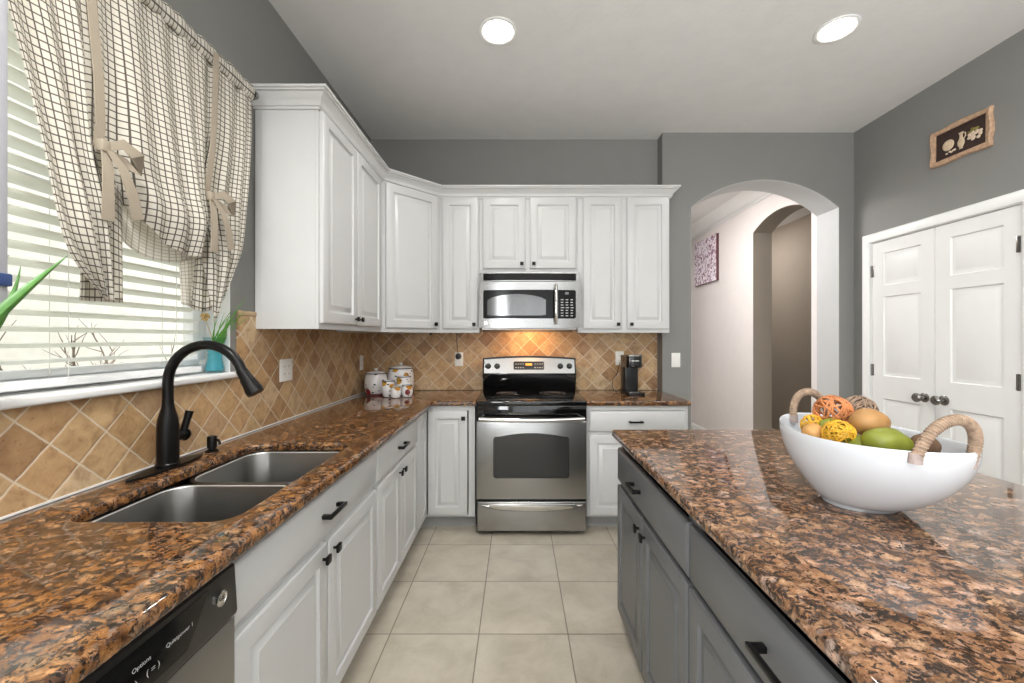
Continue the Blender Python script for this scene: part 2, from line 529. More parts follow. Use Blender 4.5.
# ------------------------------------------------------------------ mesh builder
class MB:
    def __init__(self):
        self.b = bmesh.new()
        self.uv = None

    def box(self, x0, x1, y0, y1, z0, z1, bevel=0.0, seg=2):
        r = bmesh.ops.create_cube(self.b, size=1.0)
        vs = r['verts']
        for v in vs:
            v.co = Vector((x0 + (x1 - x0) * (v.co.x + 0.5), y0 + (y1 - y0) * (v.co.y + 0.5), z0 + (z1 - z0) * (v.co.z + 0.5)))
        if bevel > 0:
            es = list({e for v in vs for e in v.link_edges})
            bmesh.ops.bevel(self.b, geom=es, offset=bevel, segments=seg, profile=0.5, affect='EDGES')
        return self

    def rings(self, rings, cap0=True, cap1=True, closed=True, loop=False):
        rows = [[self.b.verts.new(p) for p in ring] for ring in rings]
        n = len(rows[0])
        pairs = list(zip(rows, rows[1:]))
        if loop:
            pairs.append((rows[-1], rows[0]))
        for a, c in pairs:
            for i in range(n if closed else n - 1):
                j = (i + 1) % n
                try:
                    self.b.faces.new((a[i], a[j], c[j], c[i]))
                except ValueError:
                    pass
        if not loop:
            if cap0:
                self.b.faces.new(rows[0][::-1])
            if cap1:
                self.b.faces.new(rows[-1])
        return self

    def tube(self, pts, r, n=10, cap=True, closed=False):
        pts = [Vector(p) for p in pts]
        rs = r if isinstance(r, (list, tuple)) else [r] * len(pts)
        m = len(pts)
        tang = []
        for i in range(m):
            a = pts[i - 1] if (i > 0 or closed) else pts[i]
            c = pts[(i + 1) % m] if (i < m - 1 or closed) else pts[i]
            tang.append((c - a).normalized())
        up = Vector((0, 0, 1)) if abs(tang[0].z) < 0.9 else Vector((1, 0, 0))
        u = tang[0].cross(up).normalized()
        out = []
        for i in range(m):
            t = tang[i]
            u = (u - t * u.dot(t))
            u = u.normalized() if u.length > 1e-6 else t.orthogonal().normalized()
            w = t.cross(u)
            out.append([pts[i] + (u * cos(2 * pi * k / n) + w * sin(2 * pi * k / n)) * rs[i] for k in range(n)])
        return self.rings(out, cap, cap, loop=closed)

    def lathe(self, prof, c=(0, 0, 0), n=32, axis='z', sx=1.0, sy=1.0, cap0=True, cap1=True):
        c = Vector(c)
        out = []
        for (r, h) in prof:
            ring = []
            for k in range(n):
                a = 2 * pi * k / n
                x, y = r * cos(a) * sx, r * sin(a) * sy
                if axis == 'z':
                    p = Vector((x, y, h))
                elif axis == 'y':
                    p = Vector((x, h, y))
                else:
                    p = Vector((h, x, y))
                ring.append(c + p)
            out.append(ring)
        return self.rings(out, cap0, cap1)

    def prism(self, pts, a, b, plane='xz', bevel=0.0, seg=2):
        def put(p, d):
            if plane == 'xz':
                return Vector((p[0], d, p[1]))
            if plane == 'yz':
                return Vector((d, p[0], p[1]))
            return Vector((p[0], p[1], d))
        n = len(pts)
        A = [self.b.verts.new(put(p, a)) for p in pts]
        B = [self.b.verts.new(put(p, b)) for p in pts]
        fa = self.b.faces.new(A)
        fb = self.b.faces.new(B[::-1])
        for i in range(n):
            j = (i + 1) % n
            self.b.faces.new((A[i], B[i], B[j], A[j]))
        if bevel:
            es = list(fb.edges) + list(fa.edges)
            bmesh.ops.bevel(self.b, geom=es, offset=bevel, segments=seg, profile=0.5, affect='EDGES')
        return self

    def sphere(self, c, rx, ry, rz, nu=24, nv=14, rot=None, wob=0.0, seed=0.0, taper=0.0):
        rows = []
        m = rot.to_matrix() if rot else Matrix.Identity(3)
        for j in range(1, nv):
            ph = pi * j / nv
            ring = []
            for i in range(nu):
                th = 2 * pi * i / nu
                d = Vector((sin(ph) * cos(th), sin(ph) * sin(th), cos(ph)))
                k = 1 + wob * noise.noise(d * 1.7 + Vector((seed, seed, seed))) - taper * d.x
                ring.append(Vector(c) + m @ Vector((d.x * rx, d.y * ry * k, d.z * rz * k)))
            rows.append(ring)
        return self.rings(rows)

    def grid(self, rows, uvs=None):
        vs = [[self.b.verts.new(p) for p in r] for r in rows]
        lay = None
        if uvs:
            lay = self.b.loops.layers.uv.get('UVMap') or self.b.loops.layers.uv.new('UVMap')
        for i in range(len(vs) - 1):
            for j in range(len(vs[0]) - 1):
                f = self.b.faces.new((vs[i][j], vs[i][j + 1], vs[i + 1][j + 1], vs[i + 1][j]))
                if lay:
                    for lp, (a, c) in zip(f.loops, ((i, j), (i, j + 1), (i + 1, j + 1), (i + 1, j))):
                        lp[lay].uv = uvs[a][c]
        return self

    def bevel_sharp(self, off, seg=2, ang=60):
        es = [e for e in self.b.edges if len(e.link_faces) == 2 and e.calc_face_angle(0) > R(ang)]
        bmesh.ops.bevel(self.b, geom=es, offset=off, segments=seg, profile=0.5, affect='EDGES')
        return self

    def obj(self, name, mat, parent=None, smooth=35, solid=0.0):
        bmesh.ops.recalc_face_normals(self.b, faces=self.b.faces[:]) if not solid else None
        me = bpy.data.meshes.new(name)
        self.b.to_mesh(me)
        self.b.free()
        if smooth:
            for p in me.polygons:
                p.use_smooth = True
            me.set_sharp_from_angle(angle=R(smooth))
        me.materials.append(M[mat] if isinstance(mat, str) else mat)
        o = bpy.data.objects.new(name, me)
        COL.objects.link(o)
        if parent:
            o.parent = parent
        if solid:
            md = o.modifiers.new('thickness', 'SOLIDIFY')
            md.thickness = solid
            md.offset = 0
        return o


def tag(o, label, cat, group=None):
    o['label'] = label
    o['category'] = cat
    if group:
        o['group'] = group
    return o


def thing(name, label, cat, loc=(0, 0, 0), rz=0.0, group=None):
    o = bpy.data.objects.new(name, None)
    o.empty_display_size = 0.05
    COL.objects.link(o)
    o.location = loc
    o.rotation_euler = (0, 0, rz)
    return tag(o, label, cat, group)


def struct(o, label=None):
    o['kind'] = 'structure'
    if label:
        o['label'] = label
    return o


def part_label(o, label):
    o['label'] = label
    return o


def text(body, size, mat, parent, loc, rot, name='lettering', ext=0.0004, align='CENTER'):
    c = bpy.data.curves.new(name, 'FONT')
    c.body = body
    c.size = size
    c.extrude = ext
    c.align_x = align
    c.align_y = 'CENTER'
    c.materials.append(M[mat])
    tmp = bpy.data.objects.new(name, c)
    COL.objects.link(tmp)
    me = bpy.data.meshes.new_from_object(tmp.evaluated_get(bpy.context.evaluated_depsgraph_get()))
    bpy.data.objects.remove(tmp)
    bpy.data.curves.remove(c)
    o = bpy.data.objects.new(name, me)
    COL.objects.link(o)
    o.location = loc
    o.rotation_euler = rot
    if parent:
        o.parent = parent
    return o


def rrect(x0, x1, z0, z1, r, n=6):
    pts = []
    for cx, cz, a0 in ((x1 - r, z1 - r, 0), (x0 + r, z1 - r, pi / 2), (x0 + r, z0 + r, pi), (x1 - r, z0 + r, 3 * pi / 2)):
        for i in range(n + 1):
            a = a0 + pi / 2 * i / n
            pts.append((cx + r * cos(a), cz + r * sin(a)))
    return pts


# ------------------------------------------------------------------ room shell
CEIL = 3.055
LW, BW, AW, RW = -1.25, 3.505, 3.39, 2.775      # wall planes: left, back, arch wall front, right
REAR = -4.0

struct(MB().box(-5.5, 5.6, REAR - 1.5, 8.2, -0.12, 0.0).obj('floor', 'floor', smooth=0))
struct(MB().box(LW - 0.2, RW + 0.2, REAR - 0.2, 3.66, CEIL, CEIL + 0.12).obj('ceiling', 'ceiling', smooth=0))
struct(MB().box(1.0, 4.4, 3.6605, 8.2, 3.0, 3.17).obj('ceiling', 'ceiling', smooth=0))

WY0, WY1, WZ0, WZ1 = 0.52, 1.785, 1.210, 2.42     # kitchen window opening
m = MB()
m.box(LW - 0.2, LW, REAR - 0.2, -3.45, 0, CEIL)
m.box(LW - 0.2, LW, -1.15, WY0, 0, CEIL)
m.box(LW - 0.2, LW, -3.45, -1.15, 2.42, CEIL)
m.box(LW - 0.2, LW, WY1, BW + 0.15, 0, CEIL)
m.box(LW - 0.2, LW, WY0, WY1, 0, WZ0)
m.box(LW - 0.2, LW, WY0, WY1, WZ1, CEIL)
struct(m.obj('wall_left', 'wall', smooth=0))
struct(MB().box(LW, 1.195, BW, BW + 0.15, 0, CEIL).obj('wall_back', 'wall', smooth=0))


def arch_pts(x0, x1, spring, apex, n=28):
    """Segmental arch from (x1, spring) over to (x0, spring)."""
    half, rise = (x1 - x0) / 2, apex - spring
    rad = (half * half + rise * rise) / (2 * rise)
    cx, cz = (x0 + x1) / 2, apex - rad
    a = math.asin(half / rad)
    return [(cx + rad * sin(a - 2 * a * i / n), cz + rad * cos(a - 2 * a * i / n)) for i in range(n + 1)]


AX0, AX1 = 1.431, 2.652
out = [(1.195, 0), (1.195, CEIL), (RW, CEIL), (RW, 0), (AX1, 0)] + arch_pts(AX0, AX1, 2.44, 2.668) + [(AX0, 0)]
struct(MB().prism(out, AW, 3.635, 'xz').obj('wall_arch', 'wall', smooth=30))
# white jamb lining of the arch: painted the hall's colour
ar = arch_pts(AX0, AX1, 2.44, 2.668)
inner = [(AX0, 0)] + ar[::-1] + [(AX1, 0)]
m = MB()
rows = []
for d in (AW + 0.001, 3.636):
    rows.append([Vector((p[0], d, p[1])) for p in inner])
rows2 = []
cx, cz = (AX0 + AX1) / 2, 1.2
for d in (3.636, AW + 0.001):
    rows2.append([Vector((p[0] + (0.003 if p[0] < cx else -0.003), d, p[1] - (0.003 if p[1] > 2.3 else 0))) for p in inner])
m.rings(rows + rows2, closed=False, loop=True)
struct(m.obj('trim_1', plain('arch_jamb_paint', (196, 197, 197), 0.55, vary=0.01), smooth=30))

struct(MB().box(RW, RW + 0.15, REAR - 0.2, 2.2, 0, CEIL).box(RW, RW + 0.15, 3.24, 3.66, 0, CEIL)
       .box(RW, RW + 0.15, 2.2, 3.24, 2.11, CEIL).obj('wall_right', 'wall', smooth=0))
# the pantry behind the double doors
struct(MB().box(RW + 0.60, RW + 0.65, 2.1, 3.3, 0, 2.2).obj('wall_pantry', 'trim', smooth=0))

# living room end behind the camera: a wide pair of glass doors
m = MB()
m.box(LW, -1.0, REAR - 0.15, REAR, 0, CEIL)
m.box(2.6, RW, REAR - 0.15, REAR, 0, CEIL)
m.box(-1.0, 2.6, REAR - 0.15, REAR, 2.45, CEIL)
struct(m.obj('wall_rear', 'wall', smooth=0))
m = MB()
for x in (-1.0, 0.18, 1.38, 2.54):
    m.box(x, x + 0.06, REAR - 0.12, REAR - 0.04, 0, 2.45)
m.box(-1.0, 2.6, REAR - 0.12, REAR - 0.04, 2.39, 2.45).box(-1.0, 2.6, REAR - 0.12, REAR - 0.04, 0, 0.06)
struct(m.obj('window_2', 'vinyl', smooth=0))
m = MB()
for y in (-3.45, -2.33, -1.21):
    m.box(LW - 0.12, LW - 0.04, y, y + 0.06, 0, 2.42)
m.box(LW - 0.12, LW - 0.04, -3.39, -1.21, 2.36, 2.42).box(LW - 0.12, LW - 0.04, -3.39, -1.21, 0, 0.06)
struct(m.obj('window_3', 'vinyl', smooth=0))

# hallway beyond the arch
HX = 2.66
hall = [(3.636, 0), (3.636, 3.0), (8.2, 3.0), (8.2, 0), (4.642, 0)] + arch_pts(3.72, 4.642, 2.55, 2.675) + [(3.72, 0)]
struct(MB().prism(hall, HX, HX + 0.21, 'yz').obj('wall_hall', 'hall_wall', smooth=30))
ar2 = arch_pts(3.72, 4.642, 2.55, 2.675)
inner = [(3.72, 0.001)] + ar2[::-1] + [(4.642, 0.001)]
m = MB()
rows = [[Vector((d, p[0], p[1])) for p in inner] for d in (HX + 0.0005, HX + 0.2105)]
rows += [[Vector((d, p[0] + (0.003 if p[0] < 4.18 else -0.003), p[1] - (0.003 if p[1] > 2.4 else 0))) for p in inner] for d in (HX + 0.2105, HX + 0.0005)]
m.rings(rows, closed=False, loop=True)
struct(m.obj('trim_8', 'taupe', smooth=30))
struct(MB().box(1.0, HX, 8.0, 8.2, 0, 3.0).obj('wall_hall_end', 'hall_wall', smooth=0))
struct(MB().box(1.0, 1.195, 3.66, 8.0, 0, 3.0).obj('wall_hall_left', 'hall_wall', smooth=0))
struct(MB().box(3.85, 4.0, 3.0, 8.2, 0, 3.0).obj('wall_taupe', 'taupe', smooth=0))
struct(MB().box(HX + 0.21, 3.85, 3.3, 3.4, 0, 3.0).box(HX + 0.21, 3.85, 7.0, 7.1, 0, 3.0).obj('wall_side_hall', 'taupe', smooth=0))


def sweep(path, prof, closed_path=False):
    """Mitred sweep of a profile [(out, up)] along a horizontal path of (x, y, z); out is to the path's right."""
    m = MB()
    rows = []
    n = len(path)
    for i, p in enumerate(path):
        p = Vector(p)
        d0 = (p - Vector(path[i - 1])).normalized() if i > 0 else None
        d1 = (Vector(path[i + 1]) - p).normalized() if i < n - 1 else None
        if d0 is None:
            d0 = d1
        if d1 is None:
            d1 = d0
        r0 = Vector((d0.y, -d0.x, 0))
        r1 = Vector((d1.y, -d1.x, 0))
        b = (r0 + r1).normalized()
        k = 1.0 / max(0.3, b.dot(r0))
        rows.append([p + b * k * o + Vector((0, 0, u)) for (o, u) in prof])
    m.rings(rows)
    return m


crown_big = [(0, 0), (0.012, 0), (0.014, 0.02), (0.04, 0.028), (0.066, 0.05), (0.095, 0.085), (0.115, 0.095), (0.13, 0.118), (0.15, 0.135), (0, 0.135)]
struct(sweep([(HX - 0.0005, 7.999, 2.8645), (HX - 0.0005, 3.64, 2.8645)], crown_big).obj('trim_2', 'trim'))
base_prof = [(0, 0), (0.014, 0), (0.014, 0.06), (0.009, 0.074), (0, 0.08)]
struct(sweep([(HX - 0.0005, 7.999, 0.0005), (HX - 0.0005, 4.645, 0.0005)], base_prof).obj('baseboard_hall', 'trim'))
struct(sweep([(RW - 0.0005, 3.389, 0.0005), (RW - 0.0005, 3.305, 0.0005)], base_prof).obj('baseboard_right', 'trim'))
struct(sweep([(AX1 + 0.003, AW - 0.0005, 0.0005), (RW - 0.015, AW - 0.0005, 0.0005)], base_prof).obj('baseboard_arch', 'trim'))

# backsplash tile
ZC = 0.92
m = MB()
m.box(LW + 0.0005, LW + 0.008, -0.6, WY1 + 0.04, ZC + 0.0005, WZ0 - 0.027)
m.box(LW + 0.0005, LW + 0.008, WY1 + 0.04, 1.96, ZC + 0.0005, 1.46)
m.box(LW + 0.0005, LW + 0.008, 1.96, BW - 0.009, ZC + 0.0005, 1.412)
struct(m.obj('wall_tile_left', 'tile_left', smooth=0), 'diagonal tan stone backsplash tile under the window')
struct(MB().box(LW + 0.0085, 1.188, BW - 0.008, BW - 0.0005, ZC + 0.0005, 1.412).box(-0.30, 0.49, BW - 0.008, BW - 0.0005, 0.6, ZC)
       .obj('wall_tile_back', 'tile_back', smooth=0), 'diagonal tan stone backsplash tile behind the stove')
m = MB()
m.box(LW + 0.0005, LW + 0.012, WY1 + 0.04, 1.956, 1.4605, 1.482, 0.004)
struct(m.obj('trim_3', plain('stone_bullnose', (186, 158, 122), 0.5, vary=0.1, scale=40)))
# caulk line where the tile meets the counter
struct(MB().box(LW + 0.008, LW + 0.0105, -0.6, BW - 0.011, ZC + 0.0003, ZC + 0.006).obj('trim_4', 'trim', smooth=0))

# ------------------------------------------------------------------ kitchen window
win = bpy.data.objects.new('window_1', None)
COL.objects.link(win)
struct(win, 'white framed kitchen window over the sink')
m = MB()
gx0, gx1 = LW - 0.145, LW - 0.10
m.box(gx0, gx1, WY0, WY1, WZ0, WZ0 + 0.036, 0.004)
m.box(gx0, gx1, WY0, WY1, WZ1 - 0.05, WZ1, 0.004)
m.box(gx0, gx1, WY1 - 0.05, WY1, WZ0 + 0.055, WZ1 - 0.05, 0.004)
m.box(gx0, gx1, WY0, WY0 + 0.05, WZ0 + 0.055, WZ1 - 0.05, 0.004)
m.box(gx0 + 0.008, gx1 - 0.008, WY0 + 0.05, WY1 - 0.05, 1.78, 1.815, 0.003)
m.box(gx0 + 0.012, gx1 + 0.006, WY0 + 0.05, WY1 - 0.05, WZ0 + 0.036, WZ0 + 0.060, 0.003)
m.box(gx0 + 0.012, gx1 + 0.006, WY1 - 0.082, WY1 - 0.05, WZ0 + 0.088, 1.78, 0.003)
m.obj('window_frame', 'vinyl', win)
MB().box(gx0 + 0.018, gx0 + 0.022, WY0 + 0.05, WY1 - 0.05, WZ0 + 0.055, WZ1 - 0.05).obj('window_pane', 'pane', win, smooth=0)
m = MB()
m.box(LW - 0.10, LW + 0.032, WY0 - 0.05, WY1 + 0.035, WZ0 - 0.025, WZ0 + 0.001, 0.008, 3)
m.obj('window_sill', 'trim', win)
m = MB()
for a in ((LW - 0.2, LW + 0.002, WY1 - 0.004, WY1 + 0.0, WZ0, WZ1), (LW - 0.2, LW + 0.002, WY0, WY0 + 0.004, WZ0, WZ1), (LW - 0.2, LW + 0.002, WY0, WY1, WZ1 - 0.004, WZ1)):
    m.box(*a)
m.obj('window_reveal', 'trim', win, smooth=0)

# exterior seen between the slats
struct(MB().box(-3.3, -3.1, -3.0, 9.0, 0, 3.4).obj('wall_exterior', 'stucco', smooth=0), 'pale stucco neighbouring wall outside the window')
br = MB()
rb = random.Random(3)


def branch(p, d, L, r, depth):
    pts = [Vector(p)]
    for i in range(5):
        d = (d + Vector((rb.uniform(-.12, .12), rb.uniform(-.25, .25), rb.uniform(-.15, .2)))).normalized()
        pts.append(pts[-1] + d * L / 5)
    br.tube(pts, [r * (1 - 0.14 * i) for i in range(6)], 6)
    if depth:
        for i in (2, 3, 4):
            q = (d + Vector((rb.uniform(-.3, .3), rb.uniform(-1, 1), rb.uniform(-.3, .8)))).normalized()
            branch(pts[i], q, L * 0.6, r * 0.55, depth - 1)


for y0, dd in ((1.80, (-0.1, 0.95, 0.25)), (1.95, (0.05, -0.5, 0.6)), (2.10, (0, 0.9, 0.35)), (2.30, (0.05, -0.7, 0.5)), (2.45, (0, 0.9, 0.3)), (2.6, (0, -0.85, 0.35))):
    branch((-2.3, y0, 0.99), Vector(dd).normalized(), 0.38, 0.010, 2)
for y0 in (1.80, 1.95, 2.10, 2.30, 2.45, 2.6):
    br.tube([(-2.3, 2.15 + (y0 - 2.15) * 0.2, 0.0), (-2.3, 2.15 + (y0 - 2.15) * 0.6, 0.5), (-2.3, y0, 1.0)], 0.011, 8)
tag(br.obj('bare_shrub', 'bark'), 'bare branched shrub outside the kitchen window', 'shrub')

# blinds
BX = LW - 0.052
blind = thing('window_blind', 'ivory horizontal slat blind lowered in the kitchen window', 'blind', (BX, (WY0 + WY1 - 0.110) / 2, WZ0))
by0, by1 = WY0 + 0.012, WY1 - 0.122
L2 = (by1 - by0) / 2
m = MB()
z = 0.085
while z < 1.17:
    tilt = R(14)
    rows = []
    for yy in (-L2, L2):
        top = []
        for i in range(7):
            s = -0.025 + 0.05 * i / 6
            top.append(Vector((s * cos(tilt), yy, z + s * sin(tilt) + 0.003 * (1 - (s / 0.025) ** 2))))
        bot = [v + Vector((0, 0, -0.0025)) for v in top[::-1]]
        rows.append(top + bot)
    m.rings(rows)
    z += 0.0437
m.obj('slats', 'slat', blind)
MB().box(-0.026, 0.026, -L2, L2, 0.012, 0.034, 0.004).obj('bottom_rail', 'vinyl', blind)
MB().box(-0.03, 0.03, -L2, L2, 1.18, 1.232, 0.004).obj('head_rail', 'slat', blind)
for yc in (-0.45, -0.09, 0.07, 0.44):
    MB().tube([(0.027, yc, 0.03), (0.027, yc, 1.19)], 0.0011, 5).tube([(-0.027, yc, 0.03), (-0.027, yc, 1.19)], 0.0011, 5).obj('ladder_cord', 'white_plastic', blind)


# ------------------------------------------------------------------ curtain
def cr(p0, p1, p2, p3, t):
    return 0.5 * ((2 * p1) + (p2 - p0) * t + (2 * p0 - 5 * p1 + 4 * p2 - p3) * t * t + (3 * p1 - p0 - 3 * p2 + p3) * t ** 3)


def spline(ks, vs, u):
    n = len(ks)
    i = 0
    while i < n - 2 and u > ks[i + 1]:
        i += 1
    t = (u - ks[i]) / (ks[i + 1] - ks[i])
    t = min(1, max(0, t))
    g = lambda j: vs[min(n - 1, max(0, j))]
    return cr(g(i - 1), g(i), g(i + 1), g(i + 2), t)


ROD_Z, ROD_X = 2.435, LW + 0.082
rod = thing('curtain_rod', 'dark metal curtain rod with round end cap above the sink window', 'curtain rod', (ROD_X, 1.35, ROD_Z))
MB().tube([(0, -0.56, 0), (0, 0.462, 0)], 0.011, 14).obj('rod', 'nickel', rod)
MB().lathe([(0.004, 0), (0.016, 0.004), (0.019, 0.014), (0.014, 0.024), (0.005, 0.028)], (0, 0.462, 0), 16, 'y').obj('finial', 'nickel', rod)
for yb in (-0.5, 0.44):
    MB().box(-0.0815, 0.0, yb - 0.008, yb + 0.008, -0.012, 0.012, 0.003).obj('bracket', 'nickel', rod)

KU = [0, .12, .25, .30, .40, .50, .62, .70, .745, .86, 1.0]
KV = [0, .34, .58, .80, 1.0]
CT = [  # (Y, z, distance from the wall) down each fabric column
    [(.856, 2.42, .085), (.940, 2.04, .095), (.980, 1.816, .105), (1.022, 1.585, .118), (1.128, 1.480, .098)],
    [(.985, 2.42, .083), (1.030, 2.10, .100), (1.058, 1.86, .115), (1.078, 1.66, .138), (1.140, 1.472, .112)],
    [(1.088, 2.42, .083), (1.108, 2.12, .090), (1.120, 1.89, .078), (1.140, 1.70, .100), (1.160, 1.490, .098)],
    [(1.140, 2.42, .083), (1.150, 2.12, .095), (1.158, 1.92, .086), (1.172, 1.83, .086), (1.195, 1.760, .080)],
    [(1.255, 2.42, .083), (1.268, 2.10, .105), (1.280, 1.88, .120), (1.290, 1.77, .130), (1.303, 1.677, .105)],
    [(1.370, 2.42, .083), (1.380, 2.10, .108), (1.390, 1.87, .130), (1.398, 1.75, .145), (1.410, 1.643, .115)],
    [(1.480, 2.42, .083), (1.478, 2.10, .102), (1.475, 1.88, .118), (1.480, 1.77, .130), (1.487, 1.663, .105)],
    [(1.560, 2.42, .083), (1.545, 2.13, .092), (1.500, 1.92, .086), (1.508, 1.84, .088), (1.520, 1.750, .080)],
    [(1.585, 2.42, .083), (1.562, 2.17, .086), (1.520, 1.89, .080), (1.545, 1.68, .098), (1.560, 1.440, .088)],
    [(1.700, 2.42, .083), (1.690, 2.16, .090), (1.650, 1.89, .098), (1.635, 1.68, .112), (1.590, 1.465, .092)],
    [(1.798, 2.42, .083), (1.782, 2.20, .085), (1.738, 1.90, .092), (1.695, 1.70, .098), (1.625, 1.560, .088)],
]
cur = thing('tie_up_curtain', 'cream and brown checked tie-up curtain hanging over the sink window', 'curtain', (LW, 1.35, 2.43))
NU, NV = 150, 84
rows, uvs = [], []
acc = [0.0] * (NU + 1)
prev = None
for j in range(NV + 1):
    v = j / NV
    row, uvr = [], []
    for i in range(NU + 1):
        u = i / NU
        cy = [spline(KV, [c[q] for c in col], v) if False else spline(KV, [p[0] for p in col], v) for col in CT]
        cz_ = [spline(KV, [p[1] for p in col], v) for col in CT]
        cx_ = [spline(KV, [p[2] for p in col], v) for col in CT]
        Y, Z, X = spline(KU, cy, u), spline(KU, cz_, u), spline(KU, cx_, u)
        amp = 0.004 + 0.006 * min(1, v * 2)
        fold = sin(u * 2 * pi * 11 + 1.2 * sin(v * 3)) * amp + sin(u * 2 * pi * 5.3 + 0.7) * amp * 0.7
        for tu in (.25, .745):                       # pleats fanning from the ties
            dv = (v - 0.58)
            if abs(u - tu) < 0.14:
                w = (1 - abs(u - tu) / 0.14) * math.exp(-(dv / 0.28) ** 2)
                fold += w * 0.008 * sin((u - tu) * 190)
        row.append(Vector((X + fold, Y - 1.35, Z - 2.43)))
    if prev:
        for i in range(NU + 1):
            acc[i] += (row[i] - prev[i]).length
    prev = row
    rows.append(row)
    uvs.append([(i / NU * 64.0, acc[i] / 0.0200) for i in range(NU + 1)])
MB().grid(rows, uvs).obj('fabric', 'cloth', cur, smooth=180, solid=0.0016)
# gathered header around the rod
rows, uvs = [], []
for j in range(11):
    a = R(262) - R(344) * j / 10
    row, uvr = [], []
    for i in range(NU + 1):
        u = i / NU
        Y = .856 + u * (1.80 - .856)
        rr = 0.020 + 0.0018 * sin(u * 2 * pi * 19) + 0.0022 * sin(u * 2 * pi * 7 + 1)
        row.append(Vector((ROD_X - LW + rr * cos(a) * 0.8, Y - 1.35, ROD_Z - 2.43 + rr * sin(a) * 1.7)))
        uvr.append((u * 64.0, j * 0.55))
    rows.append(row)
    uvs.append(uvr)
MB().grid(rows, uvs).obj('header', 'cloth', cur, smooth=180, solid=0.0016)


def flap(name, top, bot, xw, amp, mat, nf, ncell, seed):
    """A hanging fold of cloth between a top edge and a bottom edge given as (Y, z) control points."""
    rows, uvs = [], []
    n = 40
    kt = [i / (len(top) - 1) for i in range(len(top))]
    kb = [i / (len(bot) - 1) for i in range(len(bot))]
    for j in range(21):
        v = j / 20
        row, uvr = [], []
        for i in range(n + 1):
            u = i / n
            Y = (1 - v) * spline(kt, [p[0] for p in top], u) + v * spline(kb, [p[0] for p in bot], u)
            Z = (1 - v) * spline(kt, [p[1] for p in top], u) + v * spline(kb, [p[1] for p in bot], u)
            X = xw + amp * sin(u * 2 * pi * nf + seed) * (0.4 + 0.6 * v)
            row.append(Vector((X, Y - 1.35, Z - 2.43)))
            uvr.append((u * ncell, v * 17))
        rows.append(row)
        uvs.append(uvr)
    return MB().grid(rows, uvs).obj(name, mat, cur, smooth=180, solid=0.0016)


flap('gathered_tail', [(1.110, 1.80), (1.165, 1.85), (1.222, 1.80)], [(1.100, 1.458), (1.165, 1.460), (1.226, 1.462)], 0.076, 0.006, 'cloth', 2.6, 13, 0.3)
flap('gathered_tail', [(1.520, 1.80), (1.555, 1.86), (1.61, 1.80)], [(1.478, 1.478), (1.54, 1.455), (1.60, 1.478)], 0.068, 0.007, 'cloth', 2.6, 13, 1.3)
flap('lining', [(1.19, 1.82), (1.38, 1.80), (1.54, 1.82)], [(1.205, 1.690), (1.24, 1.642), (1.33, 1.614), (1.43, 1.622), (1.50, 1.66), (1.54, 1.73)], 0.066, 0.003, 'lining', 2, 18, 0)
flap('lining', [(1.44, 1.68), (1.52, 1.72)], [(1.455, 1.478), (1.53, 1.468)], 0.060, 0.004, 'lining', 1, 5, 0)


def ribbon(m, pts, w, t=0.0016, wdir=None):
    """A flat strip along pts (x, y, z); wdir is its width direction."""
    pts = [Vector(p) for p in pts]
    rows = []
    for i, p in enumerate(pts):
        d = (pts[min(i + 1, len(pts) - 1)] - pts[max(i - 1, 0)]).normalized()
        wd = Vector(wdir) if wdir else Vector((0, 1, 0))
        wd = (wd - d * wd.dot(d)).normalized()
        nn = d.cross(wd)
        ww = w[i] if isinstance(w, list) else w
        rows.append([p + wd * ww / 2 + nn * t, p + wd * ww / 2 - nn * t, p - wd * ww / 2 - nn * t, p - wd * ww / 2 + nn * t])
    m.rings(rows)


def tie(ty, top_y, tz, flip):
    m = MB()
    o = lambda x, y, z: (x, y - 1.35, z - 2.43)
    ribbon(m, [o(.106, top_y, 2.44), o(.114, top_y * .66 + ty * .34, 2.25), o(.120, top_y * .3 + ty * .7, 2.06), o(.116, ty, tz + 0.06), o(.108, ty, tz)], 0.026)
    t = m.obj('tie_ribbon', 'tie', cur)
    m = MB()
    ribbon(m, [o(.118, ty + .005, tz + .015), o(.140, ty - .004, tz - .05), o(.145, ty - .008, tz - .13), o(.140, ty - .004, tz - .20)], [.018, .030, .032, .034])
    ribbon(m, [o(.122, ty + .0, tz + .02), o(.150, ty + .03, tz - .05), o(.152, ty + .055, tz - .11), o(.146, ty + .078, tz - .175)], [.018, .03, .034, .036])
    m.obj('ribbon_tail', 'tie', cur)
    m = MB()
    ribbon(m, [o(.12, ty, tz), o(.150, ty + .03, tz + .022), o(.156, ty + .066, tz + .004), o(.146, ty + .076, tz - .035), o(.132, ty + .05, tz - .02), o(.12, ty, tz)],
           [.018, .028, .034, .03, .026, .016], wdir=(0.4, 0.3, 0.8))
    m.box(.110, .134, ty - .012 - 1.35, ty + .014 - 1.35, tz - .012 - 2.43, tz + .022 - 2.43, 0.006)
    m.obj('ribbon_bow', 'tie', cur)


tie(1.118, 1.086, 1.875, 1)
tie(1.508, 1.562, 1.873, -1)

